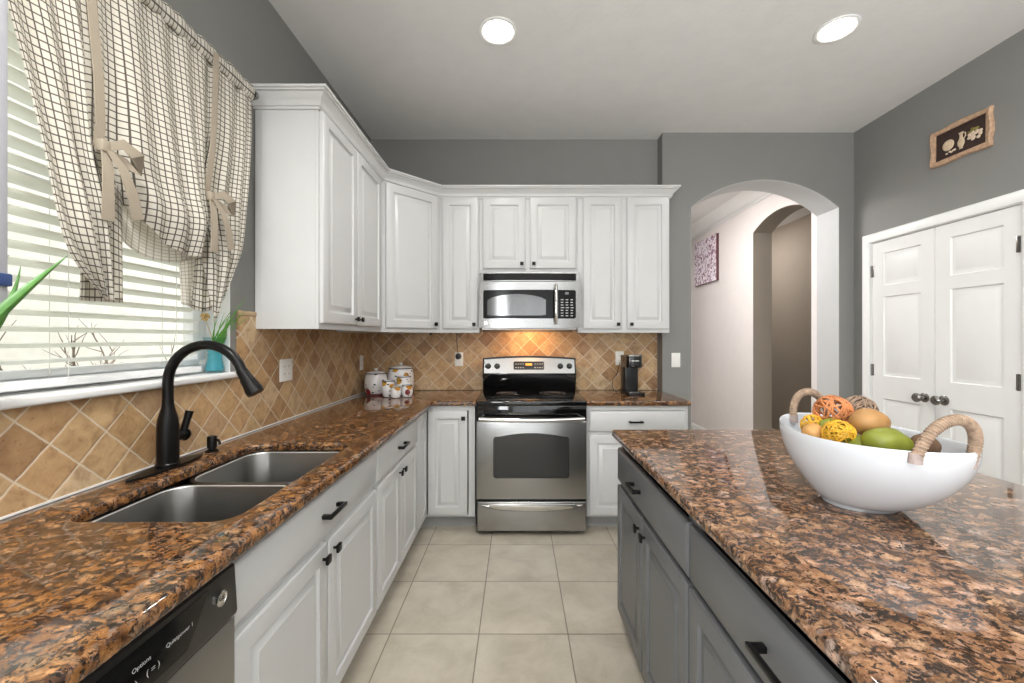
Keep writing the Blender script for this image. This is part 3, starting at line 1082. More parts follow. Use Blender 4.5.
# hanging strap with a potted aloe at the left of the window
STX, STY = LW + 0.125, 0.905
hang = thing('hanging_planter', 'grey hanging strap planter with navy clip at the left of the window', 'planter', (STX, STY, 1.18))
o_ = MB().box(-0.004, 0.004, -0.022, -0.001, 0.225, 1.874, 0.001).obj('strap', 'strap', hang)
MB().box(-0.010, 0.010, -0.034, 0.004, 0.29, 0.318, 0.003).obj('clip', 'blue', hang)
MB().lathe([(0.045, 0.04), (0.06, 0.13), (0.066, 0.135), (0.066, 0.155), (0.058, 0.155), (0.055, 0.14), (0.0, 0.14)], (0, -0.115, 0.06), 28, cap1=False).obj('pot', 'terracotta', hang)
MB().tube([(0, -0.115 + 0.064 * cos(a * pi / 8), 0.208 + 0.03 * sin(a * pi / 8)) for a in range(9)], 0.003, 6).obj('wire_handle', 'nickel', hang)
aloe = thing('aloe_plant', 'pointed green aloe leaves reaching in at the left of the window', 'plant', (STX + 0.002, STY - 0.115, 1.405))


def blade(base, mid, tip, w, mat, parent, name='leaf', t=0.35):
    base, mid, tip = Vector(base), Vector(mid), Vector(tip)
    n = 14
    pts, rs = [], []
    for i in range(n + 1):
        s = i / n
        pts.append(base * (1 - s) ** 2 + mid * 2 * s * (1 - s) + tip * s * s)
        rs.append(max(0.0006, w * (1 - s) ** 0.75 * (0.75 + 0.6 * s * (1 - s))))
    m = MB()
    rows = []
    for i, p in enumerate(pts):
        d = (pts[min(i + 1, n)] - pts[max(i - 1, 0)]).normalized()
        wd = d.cross(Vector((1, 0, 0.15)))
        wd = wd.normalized() if wd.length > 1e-4 else Vector((0, 1, 0))
        nn = d.cross(wd).normalized()
        ring = []
        for k in range(8):
            a = 2 * pi * k / 8
            off = wd * cos(a) * rs[i] + nn * (sin(a) * t * rs[i] + 0.25 * rs[i] * cos(a) ** 2)
            ring.append(p + off)
        rows.append(ring)
    m.rings(rows)
    return m.obj(name, mat, parent)


blade((0, 0.0, -0.125), (0.01, 0.10, 0.02), (0.012, 0.225, 0.155), 0.022, 'aloe', aloe)
blade((0, 0.02, -0.12), (0.005, 0.12, -0.02), (0.004, 0.136, 0.115), 0.017, 'aloe', aloe)
blade((0, -0.02, -0.12), (0.0, 0.02, 0.02), (0.0, 0.118, 0.135), 0.018, 'aloe', aloe)
blade((0, -0.02, -0.12), (0.03, -0.05, 0.02), (0.08, -0.13, 0.13), 0.018, 'aloe', aloe)
blade((0, -0.0, -0.12), (-0.0, -0.03, 0.05), (0.02, -0.05, 0.24), 0.018, 'aloe', aloe)

# glass vase with green stalks on the right end of the sill
vx, vy = LW - 0.030, 1.738
vase = thing('glass_vase', 'small clear glass vase of aqua water on the window sill', 'vase', (vx, vy, WZ0 + 0.0012))
prof = [(0.030, 0), (0.036, 0.003), (0.035, 0.02), (0.027, 0.06), (0.026, 0.085), (0.034, 0.12), (0.042, 0.15), (0.0405, 0.15), (0.0325, 0.12), (0.0245, 0.085), (0.0255, 0.06), (0.033, 0.02), (0.030, 0.008)]
MB().lathe(prof, n=28).obj('glass', 'clear_glass', vase)
MB().lathe([(0.029, 0.010), (0.0325, 0.021), (0.0248, 0.06), (0.0238, 0.085), (0.030, 0.112)], n=24).obj('water', 'aqua', vase)
bq = thing('green_stalks', 'bunch of narrow green leaves standing in the sill vase', 'plant', (vx, vy, WZ0 + 0.08))
rg = random.Random(8)
for i in range(17):
    a = rg.uniform(0, 2 * pi)
    ly, lz = rg.uniform(-0.05, 0.20), rg.uniform(0.12, 0.26)
    if i < 11:
        ly, lz = rg.uniform(0.02, 0.20), rg.uniform(0.15, 0.25)
    blade((0.012 * cos(a), 0.012 * sin(a), 0.0), (0.02 * cos(a), 0.01 * sin(a) + ly * 0.25, 0.10), (0.03 * cos(a) + (0.085 if i < 11 else 0.02), ly * 0.6, lz), 0.0055, 'grass', bq)
m = MB()
for i in range(26):
    d = Vector((rg.gauss(0, 1), rg.gauss(0, 1), rg.gauss(0, 1))).normalized()
    m.tube([(0, 0, 0), d * 0.017], [0.002, 0.003], 5)
df = m.obj('dried_blossom', 'straw', bq)
df.location = (0.0, -0.055, 0.155)
MB().tube([(0, -0.01, 0.0), (0, -0.02, 0.08), (0.0, -0.055, 0.15)], 0.0012, 5).obj('stem', 'straw', bq)


# ------------------------------------------------------------------ cabinet doors and hardware
def door_panel(m, x0, x1, z0, z1, y, t=0.02, stile=0.055):
    """Raised-panel door, its front facing -y at y - t, its back at y."""
    st = min(stile, (x1 - x0) * 0.24)
    prof = [(0, 0), (0, t - 0.005), (0.0035, t - 0.001), (0.006, t), (st, t), (st + 0.003, t - 0.010), (st + 0.013, t - 0.0125), (st + 0.034, t - 0.003), (st + 0.036, t - 0.001)]
    if x1 - x0 < 2 * (st + 0.045):
        prof = prof[:5] + [(st + 0.004, t - 0.006), (st + 0.008, t - 0.0065)]
    m.rings([[Vector((x0 + i, y - d, z0 + i)), Vector((x1 - i, y - d, z0 + i)), Vector((x1 - i, y - d, z1 - i)), Vector((x0 + i, y - d, z1 - i))] for (i, d) in prof])
    return m


def slab_front(m, x0, x1, z0, z1, y, t=0.02):
    prof = [(0, 0), (0, t - 0.008), (0.003, t - 0.004), (0.010, t)]
    m.rings([[Vector((x0 + i, y - d, z0 + i)), Vector((x1 - i, y - d, z0 + i)), Vector((x1 - i, y - d, z1 - i)), Vector((x0 + i, y - d, z1 - i))] for (i, d) in prof])
    return m


def knob(parent, x, z, y, mat='black', name='knob', s=0.027):
    m = MB()
    m.lathe([(0.005, 0), (0.0048, -0.014)], (x, y, z), 12, 'y')
    m.box(x - s / 2, x + s / 2, y - 0.024, y - 0.0138, z - s / 2, z + s / 2, 0.0018)
    return m.obj(name, mat, parent)


def pull(parent, x, z, y, L=0.115, mat='black', name='handle'):
    m = MB()
    rows = []
    hw = 0.0065
    for sgn in (-1, 1):
        m.box(x + sgn * (L / 2 - 0.010) - 0.008, x + sgn * (L / 2 - 0.010) + 0.008, y - 0.026, y, z - 0.0065, z + 0.0065, 0.0015)
    m.box(x - L / 2, x + L / 2, y - 0.034, y - 0.0235, z - hw, z + hw, 0.002)
    return m.obj(name, mat, parent)


def base_cab(name, label, loc, rz, w, doors, drawers, mat='cab', toe='toe', depth=0.60, top=0.885, kick=0.10, group=None, stiles=(), closed_top=False, rail_z=0.6875, backless=False):
    """Local frame: x along the run, front face frame at y = 0, back towards +y."""
    r = thing(name, label, 'cabinet', loc, rz, group)
    m = MB()
    t = 0.018
    m.box(0.0005, t, 0.0185, depth, kick, top).box(w - t, w - 0.0005, 0.0185, depth, kick, top)
    m.box(t, w - t, 0.0185, depth, kick, kick + t).box(t, w - t, depth - 0.008, depth, kick + t, top)
    m.box(0.0005, 0.035, 0, 0.0185, kick, top).box(w - 0.035, w - 0.0005, 0, 0.0185, kick, top)
    m.box(0.035, w - 0.035, 0, 0.0185, top - 0.035, top).box(0.035, w - 0.035, 0, 0.0185, kick, kick + 0.035)
    if drawers:
        m.box(0.035, w - 0.035, 0, 0.0185, rail_z - 0.018, rail_z + 0.018)
    for s in stiles:
        m.box(s - 0.02, s + 0.02, 0.0005, 0.018, kick + 0.035, top - 0.035)
    m.obj('carcass', mat, r)
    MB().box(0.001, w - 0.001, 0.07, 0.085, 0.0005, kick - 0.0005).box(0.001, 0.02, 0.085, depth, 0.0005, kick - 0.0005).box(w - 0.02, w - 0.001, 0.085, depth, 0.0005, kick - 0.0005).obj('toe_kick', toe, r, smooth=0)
    for (x0, x1, z0, z1, kx, kz) in doors:
        d = door_panel(MB(), x0, x1, z0, z1, -0.0005).obj('door', mat, r)
        if kx is not None:
            k = knob(d, kx, kz, -0.0205)
    for (x0, x1, z0, z1, hx, hl) in drawers:
        d = slab_front(MB(), x0, x1, z0, z1, -0.0005).obj('drawer', mat, r)
        if hl:
            pull(d, hx, (z0 + z1) / 2, -0.0205, hl)
    return r


FX = -0.655                      # face frame plane of the left run (faces +x)
FRZ = pi / 2
D0, D1, DT0, DT1 = 0.117, 0.676, 0.702, 0.848
base_cab('base_cabinet', 'white sink base cabinet with wide false drawer front and two doors', (FX, 0.916, 0), FRZ, 0.944,
         [(0.004, 0.458, D0, D1, 0.425, 0.635), (0.470, 0.938, D0, D1, 0.503, 0.635)], [(0.004, 0.938, DT0, DT1, 0.475, 0.125)], depth=0.585)
base_cab('base_cabinet', 'white two-door base cabinet with one drawer between sink and corner', (FX, 1.862, 0), FRZ, 0.758,
         [(0.012, 0.376, D0, D1, 0.345, 0.635), (0.384, 0.748, D0, D1, 0.415, 0.635)], [(0.012, 0.748, DT0, DT1, 0.38, 0.125)], depth=0.585)
base_cab('base_cabinet', 'white base cabinet on the near side of the dishwasher', (FX, -0.58, 0), FRZ, 0.885,
         [(0.010, 0.438, D0, D1, 0.40, 0.635), (0.446, 0.875, D0, D1, 0.48, 0.635)], [(0.010, 0.875, DT0, DT1, 0.44, 0.125)], depth=0.585)

# corner cabinet with the folding two-leaf door
cc = thing('corner_cabinet', 'white corner base cabinet with folding door beside the stove', 'cabinet', (0, 0, 0))
BF = 2.90                         # face frame plane of the back run (faces -y)
m = MB()
cx1 = -0.3000
m.box(FX - 0.0185, FX, 2.6215, BF, 0.10, 0.115).box(FX - 0.0185, FX, 2.6215, BF, 0.85, 0.885)
m.box(FX - 0.0185, FX, 2.6215, 2.630, 0.115, 0.85)
m.box(FX - 0.0185, cx1, BF, BF + 0.0185, 0.10, 0.115).box(FX - 0.0185, cx1, BF, BF + 0.0185, 0.85, 0.885)
m.box(cx1 - 0.045, cx1, BF, BF + 0.0185, 0.115, 0.85)
m.box(cx1 - 0.018, cx1, BF + 0.0185, 3.49, 0.10, 0.885).box(-1.24, FX - 0.0185, 2.6215, 2.6395, 0.10, 0.885)
m.box(-1.24, cx1 - 0.018, 3.482, 3.49, 0.10, 0.885).box(-1.24, -1.232, 2.6395, 3.482, 0.10, 0.885).box(-1.232, cx1 - 0.018, BF + 0.0185, 3.482, 0.10, 0.118).box(-1.232, FX - 0.0185, 2.6395, BF + 0.0185, 0.10, 0.118)
m.obj('carcass', 'cab', cc)
MB().box(FX - 0.085, FX - 0.07, 2.623, BF + 0.0845, 0.0005, 0.0995).box(FX - 0.07, cx1 - 0.001, BF + 0.07, BF + 0.085, 0.0005, 0.0995).obj('toe_kick', 'toe', cc, smooth=0)
lf = door_panel(MB(), 0.007, 0.272, D0, 0.850, -0.0005).obj('door', 'cab', cc)
lf.location = (FX, 2.6215, 0)
lf.rotation_euler = (0, 0, FRZ)
d = door_panel(MB(), FX + 0.026, cx1 - 0.052, D0, 0.850, BF - 0.0005).obj('door', 'cab', cc)
knob(d, cx1 - 0.078, 0.800, BF - 0.0205)

base_cab('base_cabinet', 'white drawer base cabinet below the coffee maker', (0.487, BF, 0), 0, 0.715,
         [(0.018, 0.345, D0, D1, None, None), (0.353, 0.690, D0, D1, None, None)], [(0.018, 0.690, DT0, DT1, 0.34, 0.10)], depth=0.485)

# island
IFX = 0.496
ISY = 1.962
base_cab('island_cabinet', 'charcoal island cabinet with one drawer over two doors at the far end', (IFX, ISY, 0), -FRZ, 0.811,
         [(0.002, 0.385, 0.07, 0.662, 0.352, 0.612), (0.393, 0.803, 0.07, 0.662, 0.428, 0.612)], [(0.002, 0.803, 0.684, 0.838, 0.325, 0.105)],
         'grey_cab', 'dark_toe', 0.93, kick=0.06, rail_z=0.673)
base_cab('island_cabinet', 'charcoal island cabinet at the near end with a long black pull', (IFX, ISY - 0.812, 0), -FRZ, 0.76,
         [(0.008, 0.376, 0.07, 0.662, 0.335, 0.612), (0.384, 0.752, 0.07, 0.662, 0.42, 0.612)], [(0.008, 0.752, 0.684, 0.838, 0.430, 0.16)],
         'grey_cab', 'dark_toe', 0.93, kick=0.06, rail_z=0.673)
base_cab('island_cabinet', 'charcoal island cabinet beyond the picture edge beside the camera', (IFX, ISY - 1.573, 0), -FRZ, 0.70,
         [(0.008, 0.346, 0.07, 0.662, 0.315, 0.612), (0.354, 0.692, 0.07, 0.662, 0.39, 0.612)], [(0.008, 0.692, 0.684, 0.838, 0.35, 0.16)],
         'grey_cab', 'dark_toe', 0.93, kick=0.06, rail_z=0.673)


# ------------------------------------------------------------------ countertops
def counter(name, outline, hole, mat, label, z0=0.8855, z1=ZC, bev=0.010):
    b = bmesh.new()

    def loop(pts):
        vs = [b.verts.new((p[0], p[1], z1)) for p in pts]
        return [b.edges.new((vs[i], vs[(i + 1) % len(vs)])) for i in range(len(vs))]
    es = loop(outline)
    if hole:
        es += loop(hole)
    bmesh.ops.triangle_fill(b, use_beauty=True, use_dissolve=False, edges=es)
    top = b.faces[:]
    r = bmesh.ops.extrude_face_region(b, geom=top)
    vs = [g for g in r['geom'] if isinstance(g, bmesh.types.BMVert)]
    for v in vs:
        v.co.z = z0
    bmesh.ops.recalc_face_normals(b, faces=b.faces[:])
    rim = [e for e in b.edges if len(e.link_faces) == 2 and e.calc_face_angle(0) > R(70)
           and abs(e.verts[0].co.z - e.verts[1].co.z) < 1e-6]
    bmesh.ops.bevel(b, geom=rim, offset=bev, segments=4, profile=0.5, affect='EDGES')
    m = MB()
    m.b = b
    return tag(m.obj(name, mat, smooth=40), label, 'countertop')


def arc(cx, cy, r, a0, a1, n=6):
    return [(cx + r * cos(R(a0 + (a1 - a0) * i / n)), cy + r * sin(R(a0 + (a1 - a0) * i / n))) for i in range(n + 1)]


CXF, CYF = -0.592, 2.868
outL = [(LW + 0.0085, -0.58), (CXF, -0.58)] + [(CXF, CYF - 0.03)] + arc(CXF + 0.02, CYF - 0.02, 0.02, 180, 90, 4) + [(-0.2885, CYF), (-0.2885, BW - 0.0085), (LW + 0.0085, BW - 0.0085)]
SX0, SX1, SY0, SY1 = -1.100, -0.690, 0.983, 1.715


def sink_hole(i=0.0):
    x0, x1, y0, y1 = SX0 + i, SX1 - i, SY0 + i, SY1 - i
    r1, r2 = 0.055, 0.115
    return (arc(x1 - r1, y0 + r1, r1, -90, 0) + arc(x1 - r1, y1 - r1, r1, 0, 90) + arc(x0 + 0.10, y1 - 0.10, 0.10, 90, 180) + arc(x0 + 0.06, y0 + 0.06, 0.06, 180, 270))


counter('countertop', outL, sink_hole(), 'granite', 'brown speckled granite countertop around the sink and corner')
outR = [(0.4825, CYF), (1.212, CYF), (1.212, AW - 0.001), (1.1875, AW - 0.001), (1.1875, BW - 0.0085), (0.4825, BW - 0.0085)]
counter('countertop', outR, None, 'granite', 'short brown granite countertop under the coffee maker')
IX0, IX1, IY0, IY1 = 0.452, 1.505, -0.35, 1.978
outI = arc(IX0 + 0.02, IY0 + 0.02, 0.02, 180, 270, 4) + arc(IX1 - 0.03, IY0 + 0.03, 0.03, 270, 360, 4) + arc(IX1 - 0.03, IY1 - 0.03, 0.03, 0, 90, 4) + arc(IX0 + 0.015, IY1 - 0.015, 0.015, 90, 180, 4)
counter('countertop', outI, None, 'granite_island', 'large rose brown granite countertop on the charcoal island')

# ------------------------------------------------------------------ sink
sink = thing('sink', 'stainless steel double bowl sink set under the granite', 'sink', (0, 0, 0))
zt = 0.8845
YD = 1.335


def rr_loop(x0, x1, y0, y1, r, z, n=6):
    return [Vector((p[0], p[1], z)) for p in rrect(x0, x1, y0, y1, r, n)]


def bowl(x0, x1, y0, y1, depth, r):
    m = MB()
    k = 0.0
    seq = [(-0.014, 0, r + 0.014), (0, 0.0, r), (0.003, -0.008, r), (0.008, -depth + 0.05, r), (0.020, -depth + 0.018, r * 0.9), (0.045, -depth, r * 0.8)]
    rings = [rr_loop(x0 + i, x1 - i, y0 + i, y1 - i, max(0.02, rr), zt + dz) for (i, dz, rr) in seq]
    cx, cy = (x0 + x1) / 2, (y0 + y1) / 2
    n = len(rings[0])
    rings.append([Vector((cx + 0.045 * cos(a), cy + 0.045 * sin(a), zt - depth - 0.003)) for a in [math.atan2(p.y - cy, p.x - cx) for p in rings[-1]]])
    m.rings(rings, cap0=False)
    o = m.obj('bowl', 'sink_steel', sink, smooth=50, solid=0.0012)
    MB().tube([p + Vector((0, 0, -0.0026)) for p in rr_loop(x0 + 0.0005, x1 - 0.0005, y0 + 0.0005, y1 - 0.0005, r, zt, 8)], 0.0024, 6, closed=True).obj('bowl_rim', 'rim_steel', sink)
    m = MB()
    m.lathe([(0.044, 0), (0.044, 0.004), (0.036, 0.005), (0.032, -0.004), (0.0, -0.006)], (cx, cy, zt - depth - 0.0015), 24, cap1=False)
    m.obj('drain', 'chrome', sink)


bowl(SX0 + 0.003, SX1 - 0.001, SY0 - 0.002, YD - 0.012, 0.205, 0.075)
bowl(SX0 + 0.003, SX1 - 0.001, YD + 0.012, SY1 - 0.004, 0.185, 0.075)

# ------------------------------------------------------------------ faucet and soap dispenser
FXC, FYC = -1.178, 1.385
fa = thing('kitchen_faucet', 'matte black pull-down gooseneck faucet behind the sink', 'faucet', (FXC, FYC, ZC + 0.0005))
m = MB()
m.prism([(0.032 * cos(a), 0.128 * (1 if sin(a) > 0 else -1) * 0 + 0.13 * sin(a)) if False else (0.031 * cos(a) * (1 - 0.35 * abs(sin(a)) ** 6), 0.150 * sin(a)) for a in [2 * pi * i / 40 for i in range(40)]], 0.0, 0.008, 'xy', 0.002)
m.obj('deck_plate', 'black', fa)
MB().lathe([(0.034, 0.008), (0.034, 0.016), (0.031, 0.02), (0.0305, 0.14), (0.028, 0.165), (0.019, 0.20), (0.0165, 0.215), (0.0165, 0.23)], n=28).obj('body', 'black', fa)
pts = [(0, 0, 0.225), (0, 0, 0.265)]
r0 = 0.128
for i in range(15):
    a = pi - i * (pi * 0.90) / 14
    pts.append((r0 + r0 * cos(a), 0, 0.286 + r0 * sin(a)))
MB().tube(pts, 0.0158, 18).obj('spout', 'black', fa)
e0, e1 = Vector(pts[-1]), (Vector(pts[-1]) - Vector(pts[-2])).normalized()
e1 = (e1 + Vector((0.18, 0, 0))).normalized()
hd = [e0 - e1 * 0.004, e0 + e1 * 0.010, e0 + e1 * 0.03, e0 + e1 * 0.075, e0 + e1 * 0.088]
h_ = MB().tube(hd, [0.0172, 0.0185, 0.0200, 0.0275, 0.026], 18).obj('spray_head', 'black', fa)
sidev = e1.cross(Vector((0, 1, 0))).normalized()
if sidev.x > 0:
    sidev = -sidev
bt = e0 + e1 * 0.045 + sidev * 0.0195
m = MB()
m.tube([bt - e1 * 0.018, bt + e1 * 0.018], [0.006, 0.007], 10)
m.obj('spray_button', 'black_plastic', h_)
MB().tube([(0, 0.028, 0.098), (0, 0.066, 0.098)], [0.017, 0.017], 16).tube([(0, 0.066, 0.098), (0, 0.074, 0.098)], [0.023, 0.021], 16).obj('handle_hub', 'black', fa)
MB().tube([(0, 0.064, 0.108), (0.004, 0.074, 0.145), (0.008, 0.082, 0.178)], [0.012, 0.0115, 0.013], 14).obj('lever', 'black', fa)

so = thing('soap_dispenser', 'short black soap pump on the counter beside the faucet', 'soap dispenser', (-1.178, 1.585, ZC + 0.0005))
MB().lathe([(0.022, 0), (0.022, 0.005), (0.013, 0.009), (0.012, 0.016)], n=20).obj('collar', 'black', so)
MB().lathe([(0.0165, 0.0155), (0.0165, 0.056), (0.014, 0.060), (0.0, 0.060)], n=20, cap1=False).obj('pump_head', 'black', so)
MB().tube([(0.014, -0.004, 0.047), (0.032, -0.01, 0.047), (0.038, -0.012, 0.038), (0.038, -0.012, 0.030)], 0.0045, 10).obj('nozzle', 'black', so)

# ------------------------------------------------------------------ dishwasher
dw = thing('dishwasher', 'stainless dishwasher with black control panel under the near counter', 'dishwasher', (FX + 0.004, 0.312, 0), FRZ)
W = 0.597
MB().box(0.003, W - 0.003, 0.0, 0.55, 0.10, 0.868).obj('tub', 'black_plastic', dw, smooth=0)
MB().box(0.004, W - 0.004, 0.05, 0.06, 0.002, 0.0995).obj('toe_kick', 'black_plastic', dw, smooth=0)
MB().box(0.004, W - 0.004, -0.030, -0.0005, 0.117, 0.748, 0.004).obj('door', 'steel_v', dw)
cp = MB().prism([(-0.0005, 0.752), (-0.032, 0.752), (-0.034, 0.760), (-0.028, 0.858), (-0.020, 0.866), (-0.0005, 0.866)], 0.003, W - 0.003, 'yz', 0.0015).obj('control_panel', 'black_plastic', dw)
# glossy inset with a slanted end
nrm = Vector((0, -0.006, 0.098)).normalized()
tilt = math.atan2(0.006, 0.098)


def on_panel(x, z, lift=0.0006):
    s = (z - 0.760) / 0.098
    return (x, -0.034 + 0.006 * s - lift, z)


m = MB()
ins = [(0.10, 0.772), (0.455, 0.772), (0.515, 0.848), (0.14, 0.848)]
m.rings([[Vector(on_panel(p[0], p[1], 0.0001)) for p in ins], [Vector(on_panel(p[0], p[1], 0.0012)) for p in ins]])
m.obj('touch_panel', 'black_gloss', cp, smooth=0)
rot = (pi / 2 - tilt, 0, 0)
text('Quietpower 1', 0.0105, 'print_grey', cp, on_panel(0.442, 0.812, 0.0016), rot, ext=0.0001)
text('Options', 0.0105, 'print_grey', cp, on_panel(0.365, 0.818, 0.0016), rot, ext=0.0001)
text('( = )', 0.015, 'print_grey', cp, on_panel(0.385, 0.796, 0.0016), rot, ext=0.0001)
text('(   )', 0.015, 'print_grey', cp, on_panel(0.345, 0.796, 0.0016), rot, ext=0.0001)
m = MB()
c0 = Vector(on_panel(0.548, 0.812, 0.0))
m.lathe([(0.0155, -0.0002), (0.0155, -0.0022), (0.0125, -0.0028), (0.012, -0.0018), (0.0, -0.0018)], c0, 28, 'y', cap1=False)
em = m.obj('emblem', 'chrome', cp)
text('GE', 0.0125, 'black_plastic', em, (c0.x, c0.y - 0.0021, c0.z), (pi / 2, 0, 0))

# ------------------------------------------------------------------ range
rg_x0, rg_x1 = -0.2845, 0.4785
W = rg_x1 - rg_x0
ra = thing('electric_range', 'freestanding stainless electric range with black glass cooktop', 'stove', (rg_x0, 2.83, 0))
MB().box(0.002, W - 0.002, 0.026, 0.60, 0.028, 0.895).obj('body', 'black_plastic', ra, smooth=0)
for x in (0.04, W - 0.04):
    for y in (0.08, 0.55):
        MB().lathe([(0.016, 0.0005), (0.018, 0.0278)], (x, y, 0), 12).obj('foot', 'black_plastic', ra)
MB().box(-0.001, W + 0.001, -0.004, 0.565, 0.8955, 0.9265, 0.006, 3).obj('cooktop', 'black_gloss', ra)
m = MB()
for (x, y, r) in ((0.2, 0.16, 0.10), (0.56, 0.16, 0.085), (0.2, 0.42, 0.08), (0.56, 0.42, 0.10)):
    for q in (1.0, 0.62):
        m.tube([(x + r * q * cos(2 * pi * i / 40), y + r * q * sin(2 * pi * i / 40), 0.9262) for i in range(40)], 0.0009, 4, closed=True)
m.obj('burner_ring', plain('burner_line', (70, 70, 72), 0.4), ra)
MB().box(0.002, W - 0.002, 0.003, 0.0255, 0.79, 0.892, 0.004).obj('door_top_band', 'black_gloss', ra)
dr = MB().box(0.002, W - 0.002, -0.010, 0.0255, 0.252, 0.789, 0.007, 3).obj('door', 'steel', ra)
wx0, wx1, wz0, wz1, wzm = 0.118, 0.640, 0.398, 0.672, 0.702


def arch_win(i):
    pts = arc(wx1 - 0.02 - i + 0.0, wz0 + 0.02 + i, 0.02, -90, 0, 4)
    x0, x1 = wx0 + i, wx1 - i
    pts += arc(x1 - 0.025, wz1 - 0.012 - i, 0.025, 0, 70, 4)
    for k in range(1, 16):
        s = k / 16
        x = x1 - 0.02 + (x0 - x1 + 0.04) * s
        pts.append((x, wz1 + 0.006 - i + (wzm - wz1) * (1 - (2 * s - 1) ** 2)))
    pts += arc(x0 + 0.025, wz1 - 0.012 - i, 0.025, 110, 180, 4)
    pts += arc(x0 + 0.02, wz0 + 0.02 + i, 0.02, 180, 270, 4)
    return pts


MB().prism(arch_win(0.0), -0.0098, -0.0125, 'xz').obj('window_rim', 'black_gloss', dr)
MB().prism(arch_win(0.007), -0.0126, -0.0132, 'xz').obj('window', 'oven_glass', dr)
pts = []
for i in range(21):
    s = i / 20
    pts.append((0.025 + (W - 0.05) * s, -0.050 - 0.016 * (1 - (2 * s - 1) ** 2), 0.812 - 0.006 * (1 - (2 * s - 1) ** 2)))
m = MB().tube(pts, 0.0155, 14)
m.tube([(0.034, -0.05, 0.812), (0.034, 0.004, 0.812)], 0.011, 10).tube([(W - 0.034, -0.05, 0.812), (W - 0.034, 0.004, 0.812)], 0.011, 10)
m.obj('door_handle', 'chrome', dr)
dd = MB().box(0.008, W - 0.008, -0.010, 0.0255, 0.034, 0.236, 0.006, 3).obj('drawer', 'steel', ra)
m = MB()
rows = []
for i in range(25):
    s = i / 24
    x = 0.03 + (W - 0.06) * s
    dp = 0.048 * (1 - (2 * s - 1) ** 2) ** 0.6 if 0 < s < 1 else 0.0
    zt_, zb_ = 0.222, 0.218 - dp
    rows.append([Vector((x, -0.009, zt_)), Vector((x, -0.018 - 0.014 * min(1, dp * 22), zt_ - 0.003)), Vector((x, -0.020 - 0.016 * min(1, dp * 22), (zt_ + zb_) / 2)), Vector((x, -0.009, zb_ - 0.004))])
m.rings(rows)
m.obj('drawer_pull', 'chrome', dd, smooth=60)
bgd = MB().prism([(0.565, 0.90), (0.555, 0.93), (0.545, 1.00), (0.520, 1.062), (0.520, 1.075), (0.560, 1.195), (0.605, 1.195), (0.605, 0.90)], 0.0, W, 'yz', 0.004).obj('backguard', 'black_gloss', ra)
tl = math.atan2(0.040, 0.120)


def on_bg(x, z, lift=0.0):
    s = (z - 1.075) / 0.12
    return Vector((x, 0.520 + 0.04 * s - lift, z - lift * 0.3))


# arched steel fascia
m = MB()
lo_, hi_ = [], []
n = 24
prof = [(0.012 + (W - 0.024) * i / n) for i in range(n + 1)]
out1 = [(x, 1.076) for x in prof]
out2 = [(x, 1.184 + 0.016 * (1 - (2 * i / n - 1) ** 2)) for i, x in enumerate(prof)][::-1]
ol = out1 + out2
m.rings([[on_bg(x, z, -0.004) for x, z in ol], [on_bg(x, z, 0.004) for x, z in ol]])
fs = m.obj('control_fascia', plain('fascia_steel', (150, 150, 149), 0.36, 1.0, vary=0.02), bgd)
m = MB()
cap = []
for i in range(n + 1):
    s = i / n
    x = -0.001 + (W + 0.002) * s
    zz = 1.186 + 0.018 * (1 - (2 * s - 1) ** 2)
    p = on_bg(x, zz, 0.007)
    cap.append([p, p + Vector((0, 0.0, 0.012)), p + Vector((0, 0.05, 0.012)), p + Vector((0, 0.05, -0.01)), p + Vector((0, 0.012, -0.004))])
m.rings(cap)
m.obj('top_cap', 'black_plastic', bgd)
dp_ = MB()
pr = rrect(0.252, 0.502, 1.105, 1.170, 0.01)
dp_.rings([[on_bg(x, z, 0.0035) for x, z in pr], [on_bg(x, z, 0.0055) for x, z in pr]])
dpo = dp_.obj('display', 'black_gloss', fs)
m = MB()
for i in range(12):
    for j in range(2):
        if 3 < i < 8:
            continue
        x = 0.268 + i * 0.0195
        z = 1.118 + j * 0.03
        pr = [(x, z), (x + 0.010, z), (x + 0.010, z + 0.005), (x, z + 0.005)]
        m.rings([[on_bg(a, b, 0.0054) for a, b in pr], [on_bg(a, b, 0.0058) for a, b in pr]])
m.obj('key_legend', 'print_grey', dpo, smooth=0)
m = MB()
pr = [(0.350, 1.139), (0.404, 1.139), (0.404, 1.155), (0.350, 1.155)]
m.rings([[on_bg(a, b, 0.0054) for a, b in pr], [on_bg(a, b, 0.0060) for a, b in pr]])
m.obj('clock_window', 'display', dpo, smooth=0)
for kx in (0.045, 0.118, W - 0.128, W - 0.055):
    m = MB()
    m.lathe([(0.023, 0), (0.023, -0.006), (0.019, -0.010), (0.017, -0.022), (0.015, -0.024)], (0, 0, 0), 20, 'y')
    m.box(-0.004, 0.004, -0.030, -0.02, -0.016, 0.016, 0.0015)
    k_ = m.obj('knob', 'black_plastic', fs)
    k_.location = on_bg(kx, 1.132, 0.0042)
    k_.rotation_euler = (-tl, 0, 0)

# ------------------------------------------------------------------ upper cabinets
UZ0, UZ1 = 1.402, 2.462


